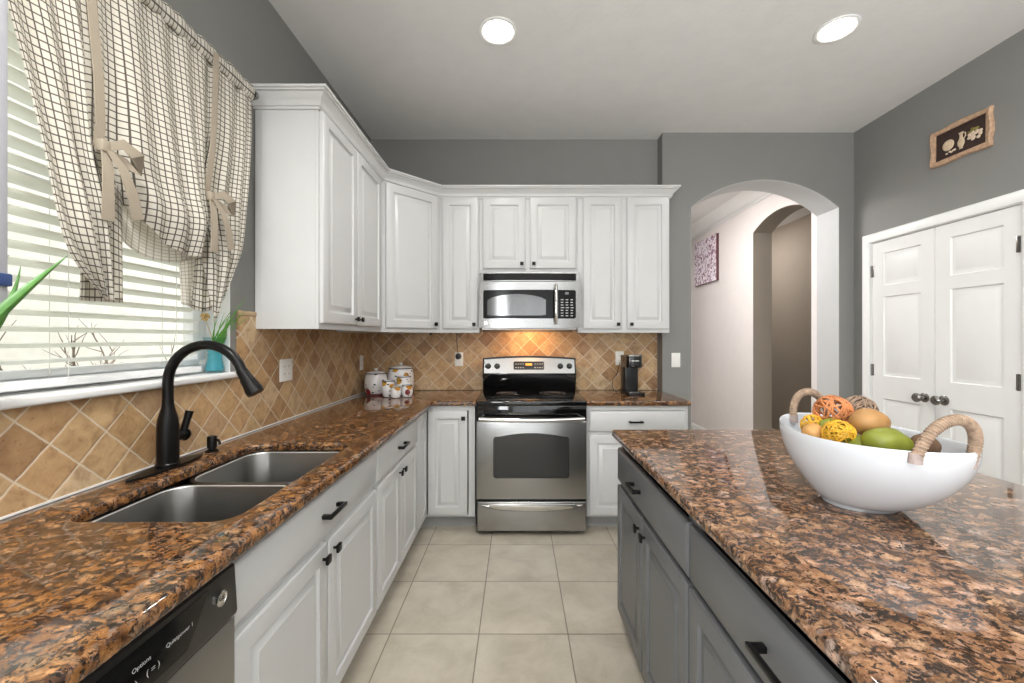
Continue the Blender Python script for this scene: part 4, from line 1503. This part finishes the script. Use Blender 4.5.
def upper(name, label, loc, rz, w, z0, z1, doors, depth=0.302, group=None, mid=None):
    r = thing(name, label, 'cabinet', loc, rz, group)
    m = MB()
    m.box(0.0005, 0.0185, 0.0185, depth, z0, z1).box(w - 0.0185, w - 0.0005, 0.0185, depth, z0, z1)
    m.box(0.0185, w - 0.0185, 0.0185, depth, z0 + 0.012, z0 + 0.028).box(0.0185, w - 0.0185, 0.0185, depth, z1 - 0.018, z1)
    m.box(0.0185, w - 0.0185, depth - 0.006, depth, z0 + 0.028, z1 - 0.018)
    m.box(0.0005, 0.04, 0, 0.0185, z0, z1).box(w - 0.04, w - 0.0005, 0, 0.0185, z0, z1)
    m.box(0.04, w - 0.04, 0, 0.0185, z0, z0 + 0.04).box(0.04, w - 0.04, 0, 0.0185, z1 - 0.04, z1)
    if mid:
        m.box(mid - 0.025, mid + 0.025, 0.0, 0.0185, z0 + 0.04, z1 - 0.04)
    m.obj('carcass', 'cab', r)
    for (x0, x1, dz0, dz1, kx) in doors:
        d = door_panel(MB(), x0, x1, dz0, dz1, -0.0005).obj('door', 'cab', r)
        if kx is not None:
            knob(d, kx, dz0 + 0.035, -0.0205, s=0.026)
    return r


UFX, UFY = -0.945, 3.19
u1 = upper('wall_cabinet', 'tall white two-door wall cabinet with wide end panel next to the window', (UFX, 1.957, 0), FRZ, 0.888, UZ0, UZ1,
           [(0.006, 0.418, UZ0 + 0.03, UZ1 - 0.018, 0.390), (0.428, 0.842, UZ0 + 0.03, UZ1 - 0.018, 0.456)], 0.300)
# finished end panel with scribe
MB().box(-0.0065, 0.0, 0.0005, 0.30, UZ0, UZ1).box(-0.0085, -0.006, 0.014, 0.018, UZ0, UZ1).box(-0.0085, -0.006, 0.268, 0.272, UZ0, UZ1).obj('end_panel', 'cab', u1, smooth=0)

cu = thing('corner_wall_cabinet', 'white diagonal wall cabinet in the corner above the canisters', 'cabinet', (0, 0, 0))
A0, A1 = Vector((UFX, 2.8465, 0)), Vector((-0.603, UFY, 0))
plan = [(A0.x, A0.y), (A1.x, A1.y), (A1.x, 3.494), (LW + 0.0005, 3.494), (LW + 0.0005, A0.y)]
m = MB().prism(plan, UZ0, UZ1, 'xy')
m.obj('carcass', 'cab', cu, smooth=0)
ang = math.atan2(A1.y - A0.y, A1.x - A0.x)
dl = (A1 - A0).length
d = door_panel(MB(), 0.030, dl - 0.030, UZ0 + 0.03, UZ1 - 0.018, -0.0005).obj('door', 'cab', cu)
d.location = A0
d.rotation_euler = (0, 0, ang)
knob(d, dl - 0.058, UZ0 + 0.065, -0.0205, s=0.026)

upper('wall_cabinet', 'narrow white single-door wall cabinet to the left of the microwave', (-0.602, UFY, 0), 0, 0.306, UZ0, UZ1,
      [(0.022, 0.296, UZ0 + 0.03, UZ1 - 0.018, 0.268)])
upper('wall_cabinet', 'short white two-door wall cabinet directly above the microwave', (-0.295, UFY, 0), 0, 0.761, 1.862, UZ1,
      [(0.026, 0.356, 1.898, UZ1 - 0.018, 0.328), (0.392, 0.746, 1.898, UZ1 - 0.018, 0.420)], mid=0.374)
upper('wall_cabinet', 'white two-door wall cabinet above the coffee maker', (0.467, UFY, 0), 0, 0.712, UZ0, UZ1,
      [(0.040, 0.338, UZ0 + 0.03, UZ1 - 0.018, 0.308), (0.380, 0.702, UZ0 + 0.03, UZ1 - 0.018, 0.410)], mid=0.359)

# crown moulding along the tops of all wall cabinets
cpf = [(0.0, 0), (0.007, 0), (0.009, 0.010), (0.016, 0.013), (0.017, 0.022), (0.026, 0.042), (0.042, 0.055), (0.046, 0.062), (0.056, 0.064), (0.057, 0.070), (0.064, 0.072), (0.064, 0.084), (0.0, 0.084)]
cz0 = UZ1 - 0.020
o_ = sweep([(LW + 0.001, 1.9495, cz0), (UFX + 0.001, 1.9495, cz0), (UFX + 0.001, 2.846, cz0), (-0.6026, UFY - 0.001, cz0), (1.180, UFY - 0.001, cz0), (1.180, AW - 0.001, cz0)], cpf).obj('trim_5', 'cab')
struct(o_, 'white crown moulding along the tops of the wall cabinets')

# ------------------------------------------------------------------ microwave
mw = thing('microwave', 'stainless over-the-range microwave with black window', 'microwave', (-0.288, 3.10, 1.425))
W = 0.757
MB().box(0.002, W - 0.002, 0.02, 0.392, 0.012, 0.43).obj('body', 'steel_v', mw, smooth=0)
MB().box(0.02, W - 0.02, 0.03, 0.38, 0.0, 0.0115).obj('underside_filter', 'nickel', mw, smooth=0)


def bow(x):
    s = 2 * x / W - 1
    return -0.030 * (1 - s * s)


def front(name, outline_fn, y_off, mat, parent, thick=0.012):
    """A plate following the bowed front; outline_fn gives z0, z1 at x."""
    xs, fn = outline_fn
    m = MB()
    rows = []
    for x in xs:
        z0, z1 = fn(x)
        y = bow(x) - y_off
        rows.append([Vector((x, y + thick, z0)), Vector((x, y, z0)), Vector((x, y, z1)), Vector((x, y + thick, z1))])
    m.rings(rows)
    return m.obj(name, mat, parent, smooth=40)


def lin_x(a, b, n=24):
    return [a + (b - a) * i / n for i in range(n + 1)]


def edge_r(a, b, z0, z1, r):
    def f(x):
        e = min(x - a, b - x)
        if e >= r:
            return z0, z1
        k = r - sqrt(max(0, r * r - (r - max(e, 0)) ** 2))
        return z0 + k, z1 - k
    xs = sorted(set([a + r * (1 - cos(pi / 2 * i / 5)) for i in range(6)] + [b - r * (1 - cos(pi / 2 * i / 5)) for i in range(6)] + lin_x(a + r, b - r)))
    return xs, f


vent = front('vent_trim', (lin_x(0.0, W), lambda x: (0.362, 0.429)), 0.0, 'steel', mw, 0.03)
front('vent_grille', edge_r(0.030, W - 0.028, 0.368, 0.420, 0.006), 0.002, 'micro_black', vent, 0.004)
m = MB()
for q in range(5):
    z = 0.378 + q * 0.008
    m.tube([(x, bow(x) - 0.0025, z) for x in lin_x(0.034, W - 0.032, 16)], 0.0014, 5)
m.obj('vent_louver', 'black_plastic', vent)
md = front('door', (lin_x(0.0, W), lambda x: (0.012, 0.356)), 0.004, 'steel', mw, 0.03)
front('window_surround', edge_r(0.030, W - 0.030, 0.082, 0.296, 0.014), 0.006, 'micro_black', md, 0.004)


def arch_e(x):
    a, b = 0.062, 0.500
    s = 2 * (x - a) / (b - a) - 1
    z1 = 0.228 + 0.036 * (1 - s * s)
    if x > 0.485 or x < 0.077:
        return 0.104 + 0.004, z1 - 0.006
    return 0.104, z1


front('window', (lin_x(0.062, 0.500, 30), arch_e), 0.0075, 'micro_glass', md, 0.003)
hx = 0.574
m = MB()
m.tube([(hx, bow(hx) - 0.028, 0.040), (hx, bow(hx) - 0.042, 0.10), (hx, bow(hx) - 0.046, 0.19), (hx, bow(hx) - 0.042, 0.27), (hx, bow(hx) - 0.028, 0.335)], [0.011, 0.0135, 0.0135, 0.0135, 0.011], 14)
m.tube([(hx, bow(hx) - 0.030, 0.05), (hx, bow(hx) - 0.004, 0.05)], 0.009, 10).tube([(hx, bow(hx) - 0.030, 0.325), (hx, bow(hx) - 0.004, 0.325)], 0.009, 10)
m.obj('door_handle', 'chrome', md)
m = MB()
for r_ in range(7):
    for c_ in range(3):
        x = 0.612 + c_ * 0.036
        z = 0.100 + r_ * 0.020
        y = bow(x + 0.008) - 0.0068
        m.box(x, x + (0.020 if r_ != 3 else 0.026), y, y + 0.001, z, z + 0.006)
m.obj('keypad', 'print_grey', md, smooth=0)
y = bow(0.652) - 0.0068
MB().box(0.632, 0.672, y, y + 0.001, 0.262, 0.280).obj('clock_window', 'micro_glass', md, smooth=0)
m = MB().lathe([(0.015, 0), (0.015, -0.002), (0.012, -0.0025), (0.0, -0.002)], (0.052, bow(0.052) - 0.0045, 0.050), 24, 'y', cap1=False)
m.obj('emblem', 'chrome', md)
# the microwave's own cooktop lamp
lamp_d = bpy.data.lights.new('cooktop_lamp', 'AREA')
lamp_d.shape = 'RECTANGLE'
lamp_d.size, lamp_d.size_y = 0.12, 0.06
lamp_d.energy = 3.6
lamp_d.color = (1.0, 0.52, 0.20)
lo = bpy.data.objects.new('cooktop_lamp', lamp_d)
COL.objects.link(lo)
lo.location = (0.10, 3.27, 1.420)
lo.rotation_euler = (R(30), 0, 0)


# ------------------------------------------------------------------ outlets and switches
def plate(name, label, loc, rz, kind, w=0.070, h=0.115, cat='outlet'):
    r = thing(name, label, cat, loc, rz)
    MB().box(-w / 2, w / 2, -0.006, -0.0005, -h / 2, h / 2, 0.002).obj('cover_plate', 'white_plastic', r)
    n = 2 if w > 0.1 else 1
    for i in range(n):
        cx = 0 if n == 1 else (-0.023 + 0.046 * i)
        if kind == 'switch':
            MB().box(cx - 0.016, cx + 0.016, -0.0085, -0.0055, -0.033, 0.033, 0.001).obj('rocker', 'white_plastic', r)
        else:
            for dz in (-0.020, 0.020):
                s = MB().prism([(cx + p[0], p[1] + dz) for p in rrect(-0.016, 0.016, -0.014, 0.014, 0.008)], -0.0058, -0.0076, 'xz').obj('socket', 'white_plastic', r)
                MB().box(cx - 0.007, cx - 0.005, -0.0079, -0.0075, dz - 0.004, dz + 0.005).box(cx + 0.005, cx + 0.007, -0.0079, -0.0075, dz - 0.004, dz + 0.005).obj('slot', 'black_plastic', s, smooth=0)
    return r


plate('wall_outlet', 'wide white double outlet plate on the tile near the window', (LW + 0.0082, 2.20, 1.188), FRZ, 'outlet', 0.118, 0.118)
plate('wall_outlet', 'narrow white outlet plate on the tile above the canisters', (LW + 0.0082, 3.265, 1.165), FRZ, 'outlet', 0.068, 0.115)
plate('wall_outlet', 'white outlet plate with black plug left of the stove', (-0.497, BW - 0.0082, 1.182), 0, 'outlet', 0.070, 0.118)
plate('wall_outlet', 'white outlet plate half hidden behind the coffee maker', (0.868, BW - 0.0082, 1.190), 0, 'outlet', 0.070, 0.118)
plate('light_switch', 'white rocker light switch on the grey wall beside the arch', (1.305, AW - 0.0002, 1.180), 0, 'switch', 0.072, 0.118, 'light switch')
pl = thing('power_plug', 'black plug in the outlet left of the stove, cord rising', 'plug', (-0.500, BW - 0.0165, 1.207))
MB().lathe([(0.025, 0), (0.027, -0.012), (0.023, -0.032), (0.016, -0.036)], (0, 0, 0), 18, 'y').obj('plug_body', 'black_plastic', pl)
MB().tube([(0, -0.02, 0.014), (-0.004, -0.022, 0.05), (-0.012, -0.018, 0.10), (-0.014, -0.012, 0.16), (-0.014, -0.006, 0.200)], 0.0028, 8).obj('cord', 'black_plastic', pl)
pk = MB().box(-0.706, -0.690, 3.30, 3.33, UZ0 - 0.018, UZ0 - 0.0005, 0.003).obj('cabinet_light_switch', 'black_plastic')
tag(pk, 'tiny black switch under the corner wall cabinet', 'switch')


# ------------------------------------------------------------------ canisters and cups on the corner counter
def canister(x, y, r, h, label, squash):
    c = thing('canister', label, 'canister', (x, y, ZC + 0.0008), 0, None)
    pr = [(r * 0.80, 0), (r * 0.86, 0.006), (r * 0.97, h * 0.22), (r, h * 0.45), (r * 0.95, h * 0.72), (r * 0.86, h * 0.90), (r * 0.83, h * 0.93), (r * 0.80, h * 0.93), (r * 0.80, h * 0.9)]
    MB().lathe(pr, n=36).obj('jar', 'painted', c)
    MB().lathe([(r * 0.815, 0.0015), (r * 0.87, 0.002), (r * 0.885, 0.009), (r * 0.87, 0.012)], n=36, cap1=False, cap0=False).obj('foot_band', 'maroon', c, solid=0.001)
    lid = MB().lathe([(r * 0.78, h * 0.931), (r * 0.89, h * 0.935), (r * 0.89, h * 0.95), (r * 0.80, h * 0.985), (r * 0.45, h * 1.03), (r * 0.2, h * 1.045), (r * 0.0, h * 1.046)], n=36, cap1=False).obj('lid', 'white_glaze', c)
    MB().tube([(r * 0.893 * cos(2 * pi * i / 40), r * 0.893 * sin(2 * pi * i / 40), h * 0.937) for i in range(40)], 0.0035, 6, closed=True).obj('rim_line', 'navy_line', lid)
    MB().lathe([(0.010, h * 1.04), (0.009, h * 1.07), (0.017, h * 1.10), (0.017, h * 1.135), (0.011, h * 1.15), (0.0, h * 1.153)], n=18, cap1=False).obj('lid_knob', 'white_glaze', lid)
    return c


canister(-1.110, 3.225, 0.088, 0.176, 'shorter lidded fruit painted canister nearest the corner', 1)
canister(-0.955, 3.366, 0.108, 0.208, 'tallest lidded fruit painted canister on the corner counter', 1)


def cup(x, y, r, h, label, base='white_glaze', rim='navy_line'):
    c = thing('ceramic_cup', label, 'cup', (x, y, ZC + 0.0008))
    MB().lathe([(r * 0.62, 0), (r * 0.78, 0.004), (r * 0.98, h * 0.35), (r, h * 0.55), (r * 0.88, h * 0.85), (r * 0.93, h), (r * 0.85, h), (r * 0.80, h * 0.85), (r * 0.90, h * 0.5), (r * 0.6, 0.01)], n=30).obj('cup_body', 'painted', c)
    MB().tube([(r * 0.91 * cos(2 * pi * i / 32), r * 0.91 * sin(2 * pi * i / 32), h) for i in range(32)], 0.0028, 6, closed=True).obj('rim_line', rim, c)
    return c


cup(-0.972, 3.092, 0.050, 0.118, 'middle sized fruit painted cup in front of the shorter canister', rim='navy_line')
cup(-0.898, 3.028, 0.039, 0.080, 'smallest yellow fruit cup, middle of the front three', rim='leaf_dull')
cup(-0.826, 3.078, 0.042, 0.086, 'small cup with a large dark red painted fruit', rim='navy_line')
cup(-0.884, 3.195, 0.058, 0.140, 'taller straight cup standing before the tallest canister', rim='navy_line')
apple = MB().sphere((0, 0, 0), 0.021, 0.006, 0.021, 20, 12).obj('painted_apple', 'maroon', bpy.data.objects['ceramic_cup.002'])
apple.location = (0.012, -0.038, 0.040)

# ------------------------------------------------------------------ coffee maker
cm = thing('coffee_maker', 'slim black single-cup coffee maker on the short counter', 'coffee maker', (0.897, 3.26, ZC + 0.0008))
pr = rrect(-0.062, 0.082, -0.135, 0.10, 0.03)
MB().prism(pr, 0.0, 0.022, 'xy', 0.005).obj('drip_base', 'black_plastic', cm)
pr = rrect(-0.058, 0.058, -0.02, 0.10, 0.02)
MB().prism(pr, 0.0225, 0.29, 'xy', 0.004).obj('column', 'black_plastic', cm)
pr = rrect(-0.060, 0.060, -0.125, 0.10, 0.028)
hd_ = MB().prism(pr, 0.212, 0.305, 'xy', 0.007).obj('brew_head', 'black_gloss', cm)
MB().prism(rrect(-0.063, 0.063, -0.128, -0.02, 0.028), 0.296, 0.312, 'xy', 0.004).obj('lid_handle', 'nickel', hd_)
MB().box(-0.030, 0.030, -0.1275, -0.1245, 0.262, 0.269).obj('button_row', 'print_grey', hd_, smooth=0)
MB().prism(rrect(-0.05, 0.055, -0.125, -0.03, 0.02), 0.0225, 0.027, 'xy', 0.001).obj('drip_tray', 'nickel', cm)
MB().tube([(-0.050, 0.09, 0.03), (-0.09, 0.08, 0.005), (-0.115, 0.07, 0.012), (-0.13, 0.08, 0.06), (-0.11, 0.12, 0.105), (-0.07, 0.18, 0.13), (-0.04, 0.212, 0.20), (-0.03, 0.218, 0.235)], 0.003, 8).obj('cord', 'black_plastic', cm)

# ------------------------------------------------------------------ recessed ceiling lights
first = None
for (x, y, lab) in ((-0.108, 2.27, 'round recessed ceiling light above the stove aisle'), (1.753, 2.255, 'round recessed ceiling light above the island and pantry side')):
    cl = thing('recessed_light', lab, 'ceiling light', (x, y, CEIL), 0, 'recessed ceiling lights')
    MB().lathe([(0.105, -0.0005), (0.104, -0.006), (0.092, -0.008), (0.084, -0.004), (0.084, -0.0005)], n=40, cap0=False, cap1=False).obj('trim_ring', 'trim', cl, solid=0.001)
    MB().lathe([(0.084, -0.001), (0.082, -0.0035), (0.06, -0.006), (0.0, -0.007)], n=40, cap0=True, cap1=False).obj('lens', 'lamp', cl)
    d = bpy.data.lights.new('recessed_lamp', 'SPOT')
    d.energy = 55 if x < 0 else 40
    d.spot_size = R(150)
    d.spot_blend = 0.8
    d.shadow_soft_size = 0.08
    d.color = (1.0, 0.98, 0.95)
    o = bpy.data.objects.new('recessed_lamp', d)
    COL.objects.link(o)
    o.location = (x, y, CEIL - 0.02)
# ------------------------------------------------------------------ double pantry doors on the right wall
DX = RW + 0.018
DH = 2.102


def six_panel(name, y0, y1, hinge_far):
    """Door leaf facing -x between y0 (near) and y1 (far)."""
    r = bpy.data.objects.new(name, None)
    COL.objects.link(r)
    r.location = (DX, y1, 0.008)
    r.rotation_euler = (0, 0, -FRZ)
    struct(r)
    w = y1 - y0
    h = DH - 0.012
    m = MB()
    m.box(0, w, 0.0, 0.022, 0, h)
    st = 0.095
    cols = [(st, w - st)]
    zs = [(0.20, 0.895), (1.065, 1.668), (1.752, 2.0)]
    # stiles and rails stand proud of the core
    m.box(0, st, -0.010, 0.0, 0, h).box(w - st, w, -0.010, 0.0, 0, h)
    edges = [0.0] + [q for zz in zs for q in zz] + [h]
    for i in range(0, len(edges), 2):
        m.box(st, w - st, -0.010, 0.0, edges[i], edges[i + 1])
    for (z0, z1) in zs:
        for (x0, x1) in cols:
            prof = [(0, -0.010), (0.006, -0.001), (0.018, -0.0002), (0.040, -0.0075), (0.043, -0.0085)]
            m.rings([[Vector((x0 + i, d, z0 + i)), Vector((x1 - i, d, z0 + i)), Vector((x1 - i, d, z1 - i)), Vector((x0 + i, d, z1 - i))] for (i, d) in prof], cap0=False)
    m.obj('door_leaf', 'door', r)
    hx_ = 0.0 if hinge_far else w
    for z in (0.26, 1.105, 1.872):
        s = 0.004 if hinge_far else -0.024
        MB().box(hx_ - 0.011 + s, hx_ + 0.011 + s, -0.0125, -0.0102, z - 0.045, z + 0.045, 0.0008).tube([(hx_ + (-0.002 if hinge_far else -0.020), -0.015, z - 0.046), (hx_ + (-0.002 if hinge_far else -0.020), -0.015, z + 0.046)], 0.0055, 8).obj('hinge', 'nickel', r)
    kx = w - 0.066 if hinge_far else 0.058
    m = MB()
    m.lathe([(0.032, -0.010), (0.032, -0.015), (0.026, -0.019), (0.013, -0.022), (0.012, -0.044), (0.023, -0.052), (0.031, -0.063), (0.031, -0.072), (0.022, -0.081), (0.0, -0.083)], (kx, 0, 0.945), 24, 'y', cap1=False)
    m.obj('door_knob', 'nickel', r)
    return r


six_panel('door_1', 2.742, 3.222, True)
six_panel('door_2', 2.258, 2.738, False)
# casing
cs = [(0, 0), (0.0, 0.012), (0.014, 0.016), (0.05, 0.018), (0.062, 0.012), (0.068, 0.0)]
m = MB()
rows = []
ya, yb, zt2 = 3.232, 2.248, DH + 0.006
for (yy, zz, sy, sz) in ((ya, 0.0005, 1, 0), (ya, zt2, 1, 1), (yb, zt2, -1, 1), (yb, 0.0005, -1, 0)):
    rows.append([Vector((RW - 0.0005 - d, yy + sy * o, zz + sz * o)) for (o, d) in cs])
m.rings(rows)
struct(m.obj('trim_6', 'trim'), 'white casing around the pantry double doors')
struct(MB().box(RW + 0.002, RW + 0.12, 3.2235, 3.2395, 0, DH).box(RW + 0.002, RW + 0.12, 2.2405, 2.2565, 0, DH).box(RW + 0.002, RW + 0.12, 2.2405, 3.2395, DH, DH + 0.008).obj('trim_7', 'trim', smooth=0))

# ------------------------------------------------------------------ pictures
pic = thing('framed_picture', 'small rustic framed still life hanging tilted above the pantry doors', 'picture', (RW - 0.001, 2.567, 2.602), -FRZ)
PW, PH = 0.352, 0.232
m = MB()
rp = random.Random(5)


def wavy(w, h, n=14, amp=0.004):
    pts = []
    for (ax, az, bx, bz) in ((-w, -h, w, -h), (w, -h, w, h), (w, h, -w, h), (-w, h, -w, -h)):
        for i in range(n):
            s = i / n
            j = amp * sin(s * 9 + ax * 20) + rp.uniform(-amp, amp) * 0.4
            horizontal = az == bz
            pts.append((ax + (bx - ax) * s + (0 if horizontal else j), az + (bz - az) * s + (j if horizontal else 0)))
    return pts


of = wavy(PW / 2, PH / 2)
nf = wavy(PW / 2 - 0.029, PH / 2 - 0.029, amp=0.0)
m.rings([[Vector((x, 0, z)) for x, z in of], [Vector((x, -0.018, z)) for x, z in of], [Vector((x * 0.97, -0.024, z * 0.96)) for x, z in of],
         [Vector((x, -0.018, z)) for x, z in nf], [Vector((x, -0.008, z)) for x, z in nf]], cap0=True, cap1=False)
fr = m.obj('frame', 'old_wood', pic)
pn = MB().box(-PW / 2 + 0.027, PW / 2 - 0.027, -0.009, -0.003, -PH / 2 + 0.027, PH / 2 - 0.027).obj('picture_panel', 'dark_picture', pic, smooth=0)
MB().sphere((-0.070, -0.010, -0.006), 0.036, 0.005, 0.034, 24, 10).obj('painted_plate', 'cream', pn)
MB().lathe([(0.012, -0.062), (0.009, -0.055), (0.020, -0.035), (0.022, -0.018), (0.011, 0.005), (0.009, 0.022), (0.014, 0.036), (0.016, 0.040)], (0.006, -0.010, 0.0), 20, 'z', sx=1, sy=0.2).tube([(0.018, -0.012, 0.03), (0.032, -0.012, 0.028), (0.034, -0.012, 0.008), (0.022, -0.012, -0.008)], 0.0028, 6).obj('painted_jug', 'cream', pn)
m = MB()
for i in range(13):
    m.sphere((0.045 + rp.uniform(0, 0.07), -0.011, -0.038 + rp.uniform(0, 0.045)), 0.012, 0.004, 0.010, 10, 6)
for i in range(7):
    m.sphere((-0.085 + rp.uniform(0, 0.07), -0.011, -0.062 + rp.uniform(0, 0.014)), 0.008, 0.003, 0.006, 10, 6)
m.obj('painted_blossom', 'rose', pn)
m = MB()
for i in range(9):
    m.sphere((0.050 + rp.uniform(0, 0.065), -0.0105, rp.uniform(-0.005, 0.035)), 0.010, 0.003, 0.005, 10, 6)
m.obj('painted_leaf', 'leaf_dull', pn)
pic.rotation_euler = Euler((0, R(0.5), -FRZ))

cv = thing('canvas_print', 'square canvas of a blossoming purple tree on the white hallway wall', 'picture', (HX - 0.0006, 5.755, 2.44))
MB().box(-0.036, -0.0005, -0.330, 0.330, -0.312, 0.312, 0.003).obj('stretcher', 'canvas_edge', cv)
k = MB().box(-0.0375, -0.0362, -0.327, 0.327, -0.309, 0.309)
kk = k.obj('printed_front', 'blossom', cv, smooth=0)

# ------------------------------------------------------------------ bowl of fruit and vine balls on the island
BCX, BCY, BZ = 0.908, 1.078, ZC + 0.0008
bw = thing('serving_bowl', 'white oval ceramic bowl with rope handles on the island', 'bowl', (BCX, BCY, BZ))
BA, BB, BH = 0.236, 0.163, 0.184        # half length (y), half width (x), height
m = MB()
rings = []
NB = 64


def bowl_ring(s, z, lift=0.0):
    a = 0.088 + (BA - 0.088) * s
    b = 0.092 + (BB - 0.092) * s
    return [Vector((b * cos(2 * pi * i / NB), 0.012 * (1 - s) + a * sin(2 * pi * i / NB), z + lift * sin(2 * pi * i / NB) ** 2)) for i in range(NB)]


rings.append(bowl_ring(-0.18, 0.0))
rings.append(bowl_ring(-0.10, 0.0))
rings.append(bowl_ring(-0.06, 0.010))
hs = [i / 12 for i in range(13)]
for h in hs:
    s = math.sin(h * pi / 2) ** 0.82 if h > 0 else 0
    rings.append(bowl_ring(s * 0.985 + 0.015 * h, 0.012 + (BH - 0.012) * h, 0.012 * h * h))
rings.append(bowl_ring(0.985, BH + 0.003, 0.012))
for h in hs[::-1]:
    s = math.sin(h * pi / 2) ** 0.82 if h > 0 else 0
    rings.append(bowl_ring(s * 0.985 - 0.045, 0.022 + (BH - 0.022) * h, 0.012 * h * h))
m.rings(rings)
m.obj('bowl', 'ceramic', bw, smooth=60)


def rope_handle(end):
    """Wrapped rope arch over one end of the bowl."""
    sg = -1 if end == 'near' else 1
    th = R(24)
    pa = Vector((-BB * sin(th) * 0.95 - 0.008, sg * BA * cos(th) * 0.99, BH - 0.004))
    pb = Vector((BB * sin(th) * 0.95 + 0.008, sg * BA * cos(th) * 0.99, BH - 0.012))
    if sg < 0:
        pb.x -= 0.028
    else:
        pa.x += 0.030
    pts = []
    n = 48
    for i in range(n + 1):
        a = pi * i / n
        c = (pa + pb) / 2
        p = c + (pa - c) * cos(a) + Vector((0.022 if sg < 0 else 0.0, sg * 0.012, 0.090)) * (sin(a) ** 0.8)
        pts.append(p)
    rr = [0.0102 + 0.0006 * sin(i * 1.9) for i in range(n + 1)]
    h = MB().tube(pts, rr, 14).obj('rope_handle', 'rope', bw)
    m = MB()
    wrap = []
    turns = 42
    for i in range(turns * 12 + 1):
        t = i / (turns * 12)
        f = t * n
        j = min(n - 1, int(f))
        p = pts[j].lerp(pts[j + 1], f - j)
        d = (pts[j + 1] - pts[j]).normalized()
        u = d.cross(Vector((0, 1, 0.01))).normalized()
        w = d.cross(u)
        a = 2 * pi * turns * t
        wrap.append(p + (u * cos(a) + w * sin(a)) * 0.0104)
    m.tube(wrap, 0.0017, 6)
    m.obj('wrapping', 'rope', h)
    for p in (pa, pb):
        q = p + Vector((0, 0, 0.008))
        MB().tube([q + Vector((0, 0, -0.016)), q + Vector((0, 0, 0.006))], [0.0125, 0.0120], 12).obj('end_binding', 'cord_tie', h)


rope_handle('near')
rope_handle('far')


def vine_ball(label, c, r, mat, n, tr, seed):
    q = random.Random(seed)
    m = MB()
    for i in range(n):
        ax = Vector((q.gauss(0, 1), q.gauss(0, 1), q.gauss(0, 1))).normalized()
        u = ax.orthogonal().normalized()
        w = ax.cross(u)
        off = q.uniform(-0.55, 0.55)
        rr = r * sqrt(1 - off * off) * q.uniform(0.95, 1.0)
        ph = q.uniform(0, 6)
        pts = []
        for k in range(28):
            a = 2 * pi * k / 28
            pts.append(ax * (off * r + 0.05 * r * sin(3 * a + ph)) + (u * cos(a) + w * sin(a)) * rr)
        m.tube(pts, tr * q.uniform(0.75, 1.2), 5, closed=True)
    o = m.obj('vine_ball', mat)
    o.location = c
    return tag(o, label, 'decorative ball', 'vine balls in the bowl')


def fruit(name, label, c, r, mat, rot, seed, stem=None, taper=0.0, cat='fruit'):
    t = thing(name, label, cat, c)
    e = Euler([R(a) for a in rot])
    MB().sphere((0, 0, 0), r[0], r[1], r[2], 28, 18, e, 0.10, seed, taper).obj('flesh', mat, t, smooth=180)
    d = e.to_matrix() @ Vector((r[0] * 0.985, 0, 0))
    dn = d.normalized()
    MB().tube([d - dn * 0.002, d + dn * 0.004, d + dn * 0.008 + Vector((0, 0, 0.002))], [0.0035, 0.0025, 0.002], 8).obj('stem', 'brown_fruit', t)
    return t


vine_ball('large orange brown vine ball on top of the fruit', (0.890, 1.160, 1.148), 0.046, 'vine_orange', 21, 0.0027, 1)
vine_ball('grey brown twig ball behind the ochre fruit', (0.968, 1.165, 1.150), 0.043, 'vine_grey', 30, 0.0016, 2)
vine_ball('bright yellow vine ball at the front of the bowl', (0.824, 1.055, 1.110), 0.036, 'vine_yellow', 30, 0.0016, 3)
vine_ball('smaller yellow vine ball toward the far handle', (0.826, 1.150, 1.113), 0.029, 'vine_yellow', 26, 0.0015, 4)
fruit('ochre_mango', 'large ochre fruit resting on top in the middle', (0.910, 1.062, 1.138), (0.052, 0.040, 0.038), 'mango', (0, 8, 25), 3.1)
fruit('green_mango', 'bright green fruit at the front below the ochre fruit', (0.888, 0.985, 1.104), (0.060, 0.042, 0.037), 'pear', (0, 10, 12), 5.2, taper=0.08)
fruit('tan_fruit', 'small tan fruit tucked between the yellow balls', (0.797, 1.105, 1.100), (0.032, 0.028, 0.027), 'tan_fruit', (0, 0, 30), 7.7)
fruit('kiwi_fruit', 'brown fuzzy fruit beside the near rope handle', (0.955, 0.965, 1.102), (0.036, 0.028, 0.028), 'brown_fruit', (0, 5, 40), 9.4)
fruit('green_pear', 'green fruit partly hidden behind the yellow ball', (0.852, 1.028, 1.082), (0.040, 0.032, 0.031), 'pear', (0, -10, 70), 2.6)
fruit('green_pear', 'green fruit peeking out under the orange vine ball', (0.850, 1.120, 1.110), (0.036, 0.028, 0.028), 'pear', (0, 20, 140), 6.1)
fruit('brown_gourd', 'brown fruit low in the middle under the ochre one', (0.925, 1.085, 1.030), (0.066, 0.060, 0.052), 'brown_fruit', (0, 0, 60), 8.8)
fruit('tan_gourd', 'tan fruit deep in the bowl by the near handle', (0.975, 0.985, 1.036), (0.036, 0.032, 0.032), 'tan_fruit', (0, 0, 60), 1.8)
